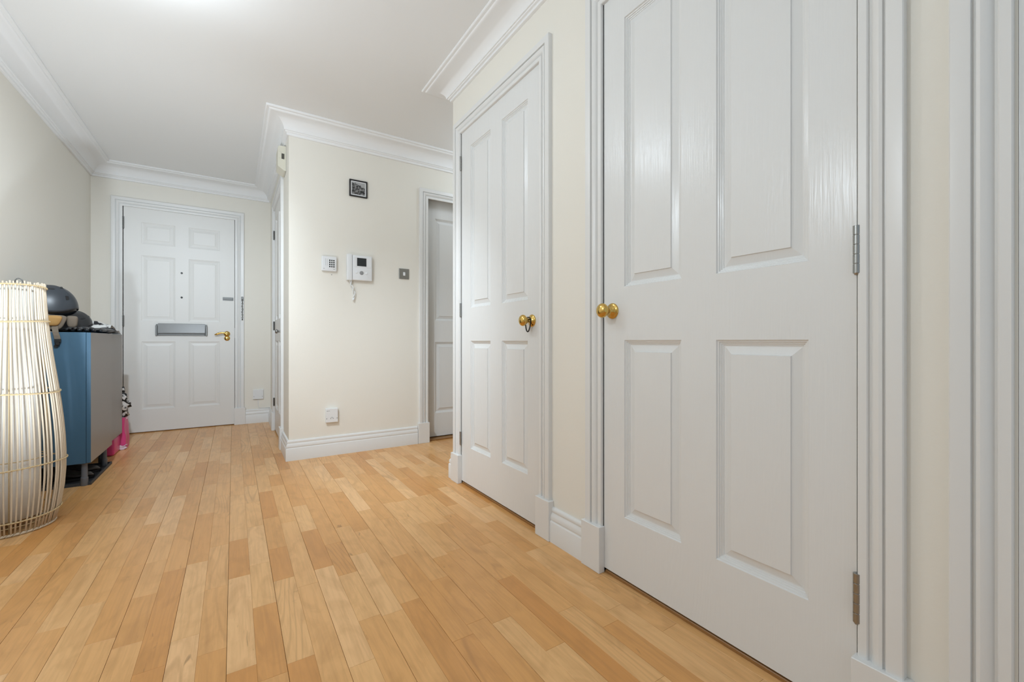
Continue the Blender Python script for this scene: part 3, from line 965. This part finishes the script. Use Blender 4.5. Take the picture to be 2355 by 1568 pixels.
# ------------------------------------------------------------------ pendant lamp above the frame
t = thing('pendant_lamp', (PENDANT[0], PENDANT[1], PENDANT[2]), 'small opal glass pendant lamp hanging from the ceiling above the frame', 'lamp')
bm = Bm(); bm.lathe((PENDANT[0], PENDANT[1], ZC), (0, 0, -1), [(0.05, 0), (0.05, 0.012), (0.02, 0.03), (0, 0.03)], 24)
bm.obj('ceiling_rose', 'white_plastic', t, smooth=True, angle=40)
bm = Bm(); bm.tube([(PENDANT[0], PENDANT[1], ZC - 0.03), (PENDANT[0], PENDANT[1], PENDANT[2] + 0.06)], 0.003, 8)
bm.obj('cord', 'white_plastic', t)
bm = Bm(); bm.lathe((PENDANT[0], PENDANT[1], PENDANT[2] + 0.095), (0, 0, -1), [(0, 0), (0.02, 0.002), (0.022, 0.04), (0.0, 0.042)], 20)
bm.obj('lamp_holder', 'white_plastic', t, smooth=True, angle=40)
ld = bpy.data.lights.new('pendant_bulb', 'POINT')
ld.energy = PENDANT_W
ld.shadow_soft_size = 0.03
ld.color = (0.785, 0.90, 1.0)
lo = bpy.data.objects.new('pendant_bulb', ld)
COL.objects.link(lo)
lo.parent = t
lo.location = (0, 0, 0)

# ------------------------------------------------------------------ added side light outside the frame, on a made-up stand
t = thing('added_side_lamp', (SIDE_FILL[0], SIDE_FILL[1], 0), 'added side light outside the frame, a bare bulb on a slim white stand', 'floor lamp')
bm = Bm(); bm.lathe((SIDE_FILL[0] - 0.06, SIDE_FILL[1], 0), (0, 0, 1), [(0, 0), (0.11, 0), (0.11, 0.014), (0.012, 0.022), (0.009, SIDE_FILL[2] - 0.02), (0, SIDE_FILL[2] - 0.02)], 28)
bm.obj('stand', 'white_plastic', t, smooth=True, angle=40)
bm = Bm(); bm.tube([(SIDE_FILL[0] - 0.06, SIDE_FILL[1], SIDE_FILL[2] - 0.025), (SIDE_FILL[0] - 0.055, SIDE_FILL[1], SIDE_FILL[2] - 0.06), (SIDE_FILL[0] - 0.02, SIDE_FILL[1], SIDE_FILL[2] - 0.075), (SIDE_FILL[0], SIDE_FILL[1], SIDE_FILL[2] - 0.05)], 0.008, 10)
bm.obj('lamp_holder', 'white_plastic', t, smooth=True)
ld = bpy.data.lights.new('added_side_bulb', 'POINT')
ld.energy = SIDE_FILL_W
ld.shadow_soft_size = 0.03
ld.color = (0.785, 0.90, 1.0)
lo = bpy.data.objects.new('added_side_bulb', ld)
COL.objects.link(lo)
lo.parent = t
lo.location = (0, 0, SIDE_FILL[2])

# ------------------------------------------------------------------ added fill lamp round the corner, brightens the set-back door
t = thing('passage_fill_lamp', (1.75, 2.78, ZC), 'added fill lamp, an unseen white dome on the side passage ceiling', 'lamp')
bm = Bm(); bm.lathe((1.75, 2.78, ZC), (0, 0, -1), [(0.0, 0), (0.12, 0), (0.12, 0.015), (0.11, 0.02), (0, 0.022)], 28)
bm.obj('base', 'white_plastic', t, smooth=True, angle=40)
ld = bpy.data.lights.new('passage_fill_bulb', 'POINT')
ld.energy = PASSAGE_FILL_W
ld.shadow_soft_size = 0.08
ld.color = (0.785, 0.90, 1.0)
lo = bpy.data.objects.new('passage_fill_bulb', ld)
COL.objects.link(lo)
lo.parent = t
lo.location = (0, 0, -0.12)

# ------------------------------------------------------------------ added fill spots outside the frame, on made-up fixtures
def spot(name, parent, loc, tgt, watts, cone, blend):
    l = bpy.data.lights.new(name, 'SPOT')
    l.energy = watts * 4
    l.spot_size = math.radians(cone)
    l.spot_blend = blend
    l.shadow_soft_size = 0.035
    l.color = (0.785, 0.90, 1.0)
    o = bpy.data.objects.new(name, l)
    COL.objects.link(o)
    o.rotation_euler = (Vector(tgt) - Vector(loc)).to_track_quat('-Z', 'Y').to_euler()
    place(o, loc, parent)


def spot_head(parent, loc, tgt, r=0.032, ln=0.085):
    d = (Vector(tgt) - Vector(loc)).normalized()
    bm = Bm()
    bm.lathe(Vector(loc) - d * (ln - 0.012), d, [(0, 0), (r * 0.7, 0.0), (r, 0.02), (r, ln - 0.02), (r * 0.93, ln - 0.02), (r * 0.93, 0.03), (0, 0.028)], 24)
    bm.obj('lamp_head', 'white_plastic', parent, smooth=True, angle=40)


ub = [q for q in FILL_SPOTS if q[0] == 'uplight']  # unseen uplighter added to brighten the ceiling and far end
t = thing('fill_uplighter', (ub[0][1][0], ub[0][1][1], 0), 'added fill uplighter on a small white stand outside the frame near the rattan lamp', 'floor lamp')
for q in ub:
    bm = Bm(); bm.lathe((q[1][0], q[1][1], 0), (0, 0, 1), [(0, 0), (0.09, 0), (0.09, 0.012), (0.012, 0.02), (0.010, q[1][2] - 0.075), (0, q[1][2] - 0.075)], 28)
    if q is ub[0]:
        bm.obj('stand', 'white_plastic', t, smooth=True, angle=40)
    spot('fill_uplighter_bulb', t, *q[1:])
bb = [q for q in FILL_SPOTS if q[0] == 'bar']  # unseen bar of spots added to brighten the far walls
t = thing('fill_spot_bar', (-0.35, 1.60, ZC), 'added fill spots, two heads on a made-up white ceiling bar above the frame', 'spotlight')
bm = Bm(); bm.box(-0.50, -0.20, 1.575, 1.625, ZC - 0.025, ZC, 0.004, 2)
bm.obj('bar', 'white_plastic', t)
for q in bb:
    bm = Bm(); bm.tube([(q[1][0], 1.60, ZC - 0.02), (q[1][0], 1.58, q[1][2] + 0.01)], 0.006, 8)
    bm.obj('arm', 'white_plastic', t)
    spot_head(t, q[1], q[2])
    spot('fill_spot_bulb', t, *q[1:])

# ------------------------------------------------------------------ rattan floor lamp
LX, LY = -0.812, 2.727
t = thing('rattan_floor_lamp', (LX, LY, 0), 'tall barrel-shaped rattan floor lamp with white inner shade', 'floor lamp')
LPROF = [(0.0, 0.138), (0.065, 0.156), (0.16, 0.168), (0.276, 0.1735), (0.42, 0.167), (0.584, 0.151), (0.75, 0.130), (0.89, 0.1155), (0.98, 0.110), (1.055, 0.1075)]


def lrad(z):
    for (a, ra), (b, rb) in zip(LPROF, LPROF[1:]):
        if z <= b:
            q = (z - a) / (b - a)
            return ra + (rb - ra) * q
    return LPROF[-1][1]


def lsm(z):
    return (lrad(max(0, z - 0.06)) + 2 * lrad(z) + lrad(min(1.055, z + 0.06))) / 4


rl = random.Random(5)
NS = 66
for i in range(NS):
    a0 = 2 * math.pi * (i + rl.uniform(-0.28, 0.28)) / NS
    lean = rl.uniform(-0.035, 0.035)
    wob = rl.uniform(0, 6)
    pts = []
    for j in range(15):
        z = 0.006 + 1.046 * j / 14 + (rl.uniform(0, 0.008) if j == 14 else 0)
        a = a0 + lean * math.sin(z * 3.0 + wob) * 0.8
        r = (lsm(z) if 0.03 < z < 1.02 else lrad(z)) - 0.0005
        pts.append((LX + r * math.cos(a), LY + r * math.sin(a), z))
    Bm().tube(pts, 0.0031, 7).obj('rattan_rod', 'rattan', t, smooth=True)
for z, tr in ((1.040, 0.0028), (0.888, 0.0030), (0.584, 0.0032), (0.278, 0.0034), (0.064, 0.0030)):
    bm = Bm()
    r = lsm(z) + 0.0042
    n = 160
    for ph in (0, math.pi):
        bm.tube([(LX + (r + 0.0016 * math.cos(40 * b + ph)) * math.cos(b), LY + (r + 0.0016 * math.cos(40 * b + ph)) * math.sin(b), z + 0.0018 * math.sin(40 * b + ph) + 0.004 * math.sin(b * 2 + z * 9)) for b in [2 * math.pi * k / (n * 2) for k in range(n * 2)]], tr * 0.62, 5, closed=True)
    bm.obj('hoop', 'rattan_tie', t, smooth=True)
bm = Bm()
r = 0.139
for ph, dr in ((0, 0.003), (math.pi, 0.003), (math.pi / 2, 0.003)):
    bm.tube([(LX + (r + dr * math.cos(46 * b + ph)) * math.cos(b), LY + (r + dr * math.cos(46 * b + ph)) * math.sin(b), 0.0065 + 0.0034 * math.sin(46 * b + ph)) for b in [2 * math.pi * k / 360 for k in range(360)]], 0.0028, 5, closed=True)
o = bm.obj('braided_foot_hoop', 'rattan', t, smooth=True)
bm = Bm()
bm.grid(lambda u, v: (LX + (0.0945 + 0.0012 * math.sin(u * 2 * math.pi * 9)) * math.cos(2 * math.pi * u), LY + (0.0945 + 0.0012 * math.sin(u * 2 * math.pi * 9)) * math.sin(2 * math.pi * u), 0.050 + 0.992 * v), 72, 6, wrap_u=True)
o = bm.obj('inner_shade', 'linen', t, smooth=True)
o['label'] = 'white fabric inner shade'
sm = o.modifiers.new('thickness', 'SOLIDIFY'); sm.thickness = 0.002
bm = Bm()
for z in (0.03, 0.30):
    bm.tube([(LX + 0.118 * math.cos(b), LY + 0.118 * math.sin(b), z) for b in [2 * math.pi * k / 48 for k in range(48)]], 0.002, 6, closed=True)
for k in range(4):
    b = math.pi / 2 * k + 0.3
    bm.tube([(LX + 0.118 * math.cos(b), LY + 0.118 * math.sin(b), 0.008), (LX + 0.118 * math.cos(b), LY + 0.118 * math.sin(b), 0.30), (LX + 0.096 * math.cos(b), LY + 0.096 * math.sin(b), 1.02)], 0.002, 6)
bm.obj('wire_frame', 'rattan_tie', t, smooth=True)
bm = Bm()
bm.tube([(LX + 0.055 + 0.012 * math.cos(a), LY - 0.085, 1.050 + 0.018 * math.sin(a)) for a in [math.pi * k / 10 for k in range(11)]], 0.0022, 6)
bm.obj('wire_loop', 'dark_steel', t, smooth=True)

# ------------------------------------------------------------------ blue cabinets
def cabinet(xf, y0, y1, label, inset=0.032):
    t = thing('storage_cabinet', ((xf - 0.979) / 2, (y0 + y1) / 2, 0), label, 'cabinet', 'low blue cabinets along the wall')
    z0, z1 = 0.128, 0.853
    xb = -0.979
    bm = Bm()
    bm.box(xb, xf - 0.020, y0, y1, z0, z1, 0.0008)
    bm.obj('body', 'blue', t)
    bm = Bm()
    bm.box(xf - 0.0185, xf, y0 + 0.0005, y1 - 0.0005, z0 + 0.001, z1 - 0.001, 0.0006)
    for f in bm.b.faces:
        f.normal_update()
    bmesh.ops.recalc_face_normals(bm.b, faces=bm.b.faces[:])
    for f in bm.b.faces:
        if f.normal.x > 0.9: f.material_index = 1
    d = bm.obj('door', ['blue', 'greyfront'], t)
    d['label'] = 'plain handleless warm grey cabinet front'
    for x in (xf - 0.032, xb + 0.035):
        for y in (y0 + 0.030, y1 - 0.030):
            if x > -0.8 and y > 4.0: x = xf - inset
            bm = Bm()
            bm.lathe((x, y, 0), (0, 0, 1), [(0, 0), (0.0145, 0), (0.0155, 0.003), (0.0155, 0.045), (0.0135, 0.047), (0.0125, z0 - 0.004), (0.024, z0 - 0.003), (0.024, z0), (0, z0)], 20)
            bm.obj('leg', 'leg', t, smooth=True, angle=40)
    return t


cabinet(-0.665, 3.275, 3.770, 'blue cabinet with grey front carrying the ski helmets, nearest the rattan lamp')
cabinet(-0.690, 3.774, 4.225, 'blue cabinet with grey front set slightly back, beside the front door', 0.13)

# boot tray and shoes under the first cabinet
bm = Bm()
bm.box(-0.955, -0.668, 3.300, 3.790, 0.0, 0.005, 0.001)
for bx in ((-0.955, -0.947, 3.300, 3.790), (-0.676, -0.668, 3.300, 3.790), (-0.947, -0.676, 3.300, 3.308), (-0.947, -0.676, 3.782, 3.790)):
    bm.box(bx[0], bx[1], bx[2], bx[3], 0.004, 0.016, 0.001)
tag(bm.obj('boot_tray', 'tray'), 'flat charcoal tray on the floor under the blue cabinet', 'tray')


def shoe(cx, cy, label):
    t = thing('shoe', (cx, cy, 0.0055), label, 'shoe', 'dark shoes under the cabinet')
    def body(u, v):
        s = v
        x = -0.125 + 0.25 * s
        wd = 0.036 + 0.012 * math.sin(s * math.pi) + (0.006 if s > 0.6 else 0)
        wd *= min(1, 6 * s + 0.35, 6 * (1 - s) + 0.2)
        hh = 0.070 - 0.042 * max(0, min(1, (s - 0.35) / 0.4))
        hh *= min(1, 8 * (1 - s) + 0.3)
        a = 2 * math.pi * u
        return (cx + x, cy + wd * math.cos(a), 0.017 + hh * (0.5 + 0.5 * math.sin(a)))
    bm = Bm()
    V = bm.grid(body, 18, 16, wrap_u=True)
    bm.b.faces.new([V[i][0] for i in range(18)][::-1]); bm.b.faces.new([V[i][15] for i in range(18)])
    bm.obj('upper', 'shoe', t, smooth=True)
    bm = Bm()
    pts = [(cx - 0.128 + 0.256 * k / 16, (0.038 + 0.012 * math.sin(k / 16 * math.pi)) * min(1, 1.2 * k / 4 + 0.55, (16 - k) / 4 + 0.35)) for k in range(17)]
    out = [(x, cy + wv) for x, wv in pts] + [(x, cy - wv) for x, wv in pts[::-1]]
    n = len(out)
    bm.poly([(x, y, 0.0055) for x, y in out] + [(x, y, 0.019) for x, y in out], [tuple(range(n))[::-1], tuple(range(n, 2 * n))] + [(k, (k + 1) % n, (k + 1) % n + n, k + n) for k in range(n)])
    bm.obj('sole', 'black', t)


shoe(-0.815, 3.455, 'dark shoe under the blue cabinet, nearer the cabinet leg')
shoe(-0.815, 3.600, 'dark shoe under the blue cabinet, further from the leg')

# pink bag with animal-print wrap beyond the cabinets
t = thing('gift_bag', (-0.79, 4.30, 0), 'hot pink bag stuffed with black and white fabric beside the front door', 'bag')
def bag(u, v):
    a = 2 * math.pi * u
    x = -0.80 + 0.125 * max(-1, min(1, 1.35 * math.cos(a))) * (1 - 0.07 * v)
    y = 4.325 + 0.082 * max(-1, min(1, 1.35 * math.sin(a))) * (1 - 0.1 * v)
    q = noise.noise((x * 14, y * 14, v * 3)) * 0.007
    return (x + q, y + q, 0.002 + 0.232 * v)
bm = Bm()
V = bm.grid(bag, 36, 10, wrap_u=True)
bm.b.faces.new([V[i][0] for i in range(36)][::-1])
bm.obj('bag_body', 'pink', t, smooth=True, angle=60)
bm = Bm()
bm.box(-0.775, -0.700, 4.03, 4.22, 0.002, 0.118, 0.012, 2)
o = bm.obj('bag_fold', 'pink', t, smooth=True, angle=50); o['label'] = 'pink lower fold pushed under the cabinet'
bm = Bm()
def tissue(u, v):
    a = 2 * math.pi * u
    r = 1.0 + 0.06 * math.sin(a * 7)
    return (-0.80 + 0.122 * r * math.cos(a) * (1 - 0.15 * v), 4.325 + 0.083 * r * math.sin(a) * (1 - 0.15 * v), 0.215 + (0.035 + 0.012 * math.sin(a * 5)) * v)
bm.grid(tissue, 48, 4, wrap_u=True)
bm.obj('tissue', 'pale_pink', t, smooth=True)
bm = Bm()
def wrap(u, v):
    a = 2 * math.pi * u; ph = math.pi * v
    d = Vector((math.cos(a) * math.sin(ph), math.sin(a) * math.sin(ph), math.cos(ph)))
    k = 1 + 0.30 * noise.noise(d * 3.1) + 0.14 * noise.noise(d * 8.0)
    return (-0.795 + 0.128 * d.x * k, 4.325 + 0.085 * d.y * k, 0.335 + 0.125 * d.z * k)
bm.grid(wrap, 40, 24, wrap_u=True)
o = bm.obj('animal_print_fabric', 'zebra', t, smooth=True); o['label'] = 'bunched black and white patterned fabric'
bm = Bm()
def tis2(u, v):
    return (-0.76 + 0.09 * u + 0.008 * math.sin(v * 9), 4.225 + 0.012 * v + 0.01 * math.sin(u * 8), 0.003 + 0.03 * v + 0.006 * math.sin(u * 14))
bm.grid(tis2, 12, 6)
o = bm.obj('crumpled_hem', 'pale_pink', t, smooth=True)
o.modifiers.new('thickness', 'SOLIDIFY').thickness = 0.001

# ------------------------------------------------------------------ helmets
def helmet(name, cx, cy, a, b, z_top, rim, yaw, label, m, extras):
    t = thing(name, (cx, cy, 0.853), label, 'helmet')
    cyw, syw = math.cos(yaw), math.sin(yaw)
    def pos(th, ph, k=1.0, zoff=0.0):
        x = a * k * math.cos(th) * math.cos(ph) ** 0.85
        y = b * k * math.sin(th) * math.cos(ph) ** 0.85
        zr = rim(th) + zoff
        z = zr + (z_top - (1 - k) * 0.1 - zr) * math.sin(ph)
        ridge = 0.004 * math.exp(-((abs(math.sin(th)) - 0.45) / 0.13) ** 2) * math.sin(ph * 2) * k
        z += ridge
        return (cx + x * cyw - y * syw, cy + x * syw + y * cyw, z)
    bm = Bm()
    bm.grid(lambda u, v: pos(2 * math.pi * u, math.pi / 2 * min(v, 0.9995)), 64, 22, wrap_u=True)
    bmesh.ops.remove_doubles(bm.b, verts=bm.b.verts[:], dist=0.0003)
    o = bm.obj('shell', m, t, smooth=True)
    sm = o.modifiers.new('thickness', 'SOLIDIFY'); sm.thickness = 0.004; sm.offset = -1
    bm = Bm()
    bm.grid(lambda u, v: pos(2 * math.pi * u, math.pi / 2 * min(v, 0.9995) * 0.98, 0.93, -0.012), 48, 14, wrap_u=True)
    o2 = bm.obj('liner', 'black', t, smooth=True)
    o2.modifiers.new('thickness', 'SOLIDIFY').thickness = 0.008
    # vents: raised near-black patches painted as the shade inside the slots
    for th, ph, lu, lv in extras:
        bm = Bm()
        n = 14
        rr = [[Vector(pos(th + lu * q * math.cos(2 * math.pi * k / n), ph + lv * q * math.sin(2 * math.pi * k / n), kk)) for k in range(n)] for q, kk in ((1.0, 0.992), (0.94, 1.009), (0.5, 1.011))]
        bm.poly(rr[0] + rr[1] + rr[2], [tuple(range(2 * n, 3 * n))] + [(j * n + k, j * n + (k + 1) % n, j * n + n + (k + 1) % n, j * n + n + k) for j in (0, 1) for k in range(n)])
        bm.obj('vent', 'slot_shade', t)
    return t, pos


def rim1(th):
    s = abs(math.sin(th)); c = math.cos(th)
    return 0.958 + 0.030 * max(0, c) ** 3 + 0.022 * math.exp(-((c + 0.25) / 0.35) ** 2) * s + 0.02 * max(0, -c) ** 3


hx, hy = -0.866, 3.395
t, pos = helmet('ski_helmet', hx, hy, 0.125, 0.105, 1.116, rim1, 0.0, 'matt slate ski helmet with tan ear pad and hanging strap on blue cabinet', 'helmet', [(-1.15, 0.98, 0.20, 0.045), (-1.95, 0.98, 0.20, 0.045), (-0.45, 1.02, 0.16, 0.05)])
# badge and rivet
bm = Bm()
q = [pos(-0.62 + du, 0.50 + dp, 1.008) for du, dp in ((-0.07, -0.08), (0.07, -0.08), (0.09, 0.06), (-0.04, 0.10))]
bm.poly(q, [(0, 1, 2, 3)])
o = bm.obj('badge', 'black', t); o.modifiers.new('thickness', 'SOLIDIFY').thickness = 0.0015
bm = Bm()
p0 = Vector(pos(-0.45, 1.05)); bm.lathe(p0, (0.3, -0.1, 1), [(0.005, -0.002), (0.005, 0.004), (0, 0.006)], 10)
bm.obj('goggle_clip', 'black', t, smooth=True)


def pad(name, u0, u1, z0, z1, yc, m, taper, thick=0.02):
    """Soft ear pad hanging in the plane facing the camera side (-Y)."""
    bm = Bm()
    n = 28
    um, zm = (u0 + u1) / 2, (z0 + z1) / 2
    def sq(a, k):
        cu, su = math.cos(a), math.sin(a)
        cu = math.copysign(abs(cu) ** 0.55, cu); su = math.copysign(abs(su) ** 0.55, su)
        tp = 1 - taper * (0.5 - 0.5 * su)
        return um + (u1 - u0) / 2 * cu * k * tp, zm + (z1 - z0) / 2 * su * k
    rings = []
    for k, dy in ((0.90, thick * 0.5), (1.0, thick * 0.3), (1.0, -thick * 0.2), (0.90, -thick * 0.42), (0.5, -thick * 0.5)):
        rings.append([bm.b.verts.new((sq(2 * math.pi * i / n, k)[0], yc + dy, sq(2 * math.pi * i / n, k)[1])) for i in range(n)])
    for A, B in zip(rings, rings[1:]):
        for k in range(n):
            bm.b.faces.new((A[k], A[(k + 1) % n], B[(k + 1) % n], B[k]))
    bm.b.faces.new(rings[0][::-1]); bm.b.faces.new(rings[-1])
    return bm.obj(name, m, t, smooth=True, angle=60)


o = pad('ear_pad', -0.862, -0.777, 0.887, 0.943, 3.293, 'tan', 0.45); o['label'] = 'tan felt ear pad'
pad('ear_flap', -0.872, -0.758, 0.866, 0.946, 3.302, 'strap', 0.55, 0.012)
o = pad('nape_pad', -0.775, -0.726, 0.880, 0.944, 3.325, 'strap', 0.25); o['label'] = 'taupe nape pad'
bm = Bm()
bm.ribbon([(-0.812, 3.300, 0.892), (-0.808, 3.286, 0.870), (-0.802, 3.268, 0.852), (-0.797, 3.266, 0.835), (-0.793, 3.266, 0.812)], (1, 0, 0), 0.024, 0.003)
o = bm.obj('chin_strap', 'strap', t); o['label'] = 'taupe webbing chin strap'
bm = Bm()
bm.box(-0.806, -0.780, 3.261, 3.271, 0.797, 0.816, 0.002)
bm.box(-0.803, -0.785, 3.259, 3.271, 0.781, 0.798, 0.003)
bm.box(-0.808, -0.792, 3.263, 3.269, 0.772, 0.784, 0.002)
bm.obj('buckle', 'black', t)

# glossy black helmet behind
def rim2(th):
    return 0.885 + 0.018 * math.cos(th * 2) + 0.01 * math.cos(th)


t2, pos2 = helmet('snow_helmet', -0.845, 3.675, 0.105, 0.120, 0.994, rim2, 0.35, 'glossy black helmet tucked behind the slate ski helmet', 'satin', [(-1.0, 0.55, 0.16, 0.05), (-0.3, 0.6, 0.14, 0.05)])
bm = Bm()
bm.tube([pos2(2 * math.pi * k / 60, 0.02, 1.012, -0.004) for k in range(60)], 0.004, 6, closed=True)
bm.obj('edge_trim', 'black', t2, smooth=True)
for s in (-1, 1):
    bm = Bm()
    bm.grid(lambda u, v: (-0.845 + 0.02 + 0.055 * (u - 0.5), 3.675 + s * 0.09 + 0.02 * (v - 0.5), 0.856 + 0.05 * v), 5, 4)
    o = bm.obj('ear_flap', 'cloth', t2); o.modifiers.new('thickness', 'SOLIDIFY').thickness = 0.012


# black gloves lying flat on the cabinet
def glove(ox, oy, ang, z0, label):
    t = thing('winter_glove', (ox, oy, z0), label, 'glove', 'black gloves on the cabinet')
    ca, sa = math.cos(ang), math.sin(ang)
    def P_(x, y, z): return (ox + x * ca - y * sa, oy + x * sa + y * ca, z0 + z)
    def palm(u, v):
        a = 2 * math.pi * u
        wd = 0.046 + 0.006 * math.sin(v * 3)
        if v > 0.8: wd *= 1.08
        return P_(wd * math.cos(a), -0.02 - 0.17 * v, 0.017 + 0.0165 * math.sin(a) * (1 - 0.2 * abs(2 * v - 1) ** 3))
    bm = Bm()
    V = bm.grid(palm, 20, 10, wrap_u=True)
    bm.b.faces.new([V[i][0] for i in range(20)][::-1]); bm.b.faces.new([V[i][9] for i in range(20)])
    bm.obj('palm', 'satin', t, smooth=True, angle=70)
    for k, (fx, ln, sp) in enumerate(((-0.035, 0.070, -0.10), (-0.012, 0.085, -0.03), (0.012, 0.082, 0.04), (0.034, 0.062, 0.13))):
        pts = [P_(fx + sp * q * ln, -0.03 + q * (ln + 0.02), 0.017 - 0.006 * q * q) for q in (0, 0.3, 0.6, 0.85, 0.97)]
        Bm().tube(pts, 0.012, 10, radii=[0.0125, 0.0125, 0.0118, 0.0105, 0.006]).obj('finger', 'satin', t, smooth=True)
    pts = [P_(0.040 + 0.03 * q, -0.10 + 0.075 * q, 0.015) for q in (0, 0.4, 0.75, 0.97)]
    Bm().tube(pts, 0.013, 10, radii=[0.014, 0.014, 0.012, 0.006]).obj('thumb', 'satin', t, smooth=True)
    bm = Bm()
    bm.tube([P_(0.050 * math.cos(2 * math.pi * k / 24), -0.17, 0.018 + 0.018 * math.sin(2 * math.pi * k / 24)) for k in range(24)], 0.003, 6, closed=True)
    bm.obj('cuff_trim', 'cloth', t, smooth=True)


glove(-0.722, 3.405, math.pi + 0.2, 0.8555, 'black padded glove lying along the cabinet edge below the helmets')
glove(-0.725, 3.660, math.pi - 0.1, 0.8555, 'black padded glove lying toward the front door end of the cabinets')

# crumpled black and white printed cover at the far end
def sheet(u, v):
    x = -0.955 + 0.262 * u; y = 3.84 + 0.375 * v
    sm_ = min(1.0, v / 0.22) * (1.0 - max(0.0, (v - 0.22) / 0.78)) ** 1.15
    h = 0.100 * sm_ * (0.55 + 0.45 * math.sin(math.pi * min(1.0, u * 1.15)))
    h += 0.022 * noise.noise((u * 4, v * 5, 1.3)) * (1 - abs(2 * v - 1) ** 4)
    return (x, y + 0.004 * math.sin(u * 9), 0.858 + max(0.0, h) + 0.002 * math.sin(v * 17))
bm = Bm()
bm.grid(sheet, 30, 30)
for f in bm.b.faces:
    c = f.calc_center_median()
    if c.y > 4.06 + 0.05 * noise.noise((c.x * 12, 0, 0)): f.material_index = 1
t = bm.obj('printed_cover', ['bw_print', 'white_plastic'], smooth=True)
t.modifiers.new('thickness', 'SOLIDIFY').thickness = 0.002
tag(t, 'crumpled black and white printed cover at the cabinet end by the front door', 'cover')
bm = Bm()
def sheet2(u, v):
    return (-0.965 + 0.27 * u, 3.93 + 0.285 * v, 0.8545 + 0.0022 * math.sin(u * 7) ** 2 + 0.001 * v)
bm.grid(sheet2, 14, 10)
t = bm.obj('paper_sheet', 'white_plastic', smooth=True)
t.modifiers.new('thickness', 'SOLIDIFY').thickness = 0.001
tag(t, 'white paper sheet lying under the printed cover by the front door', 'paper')
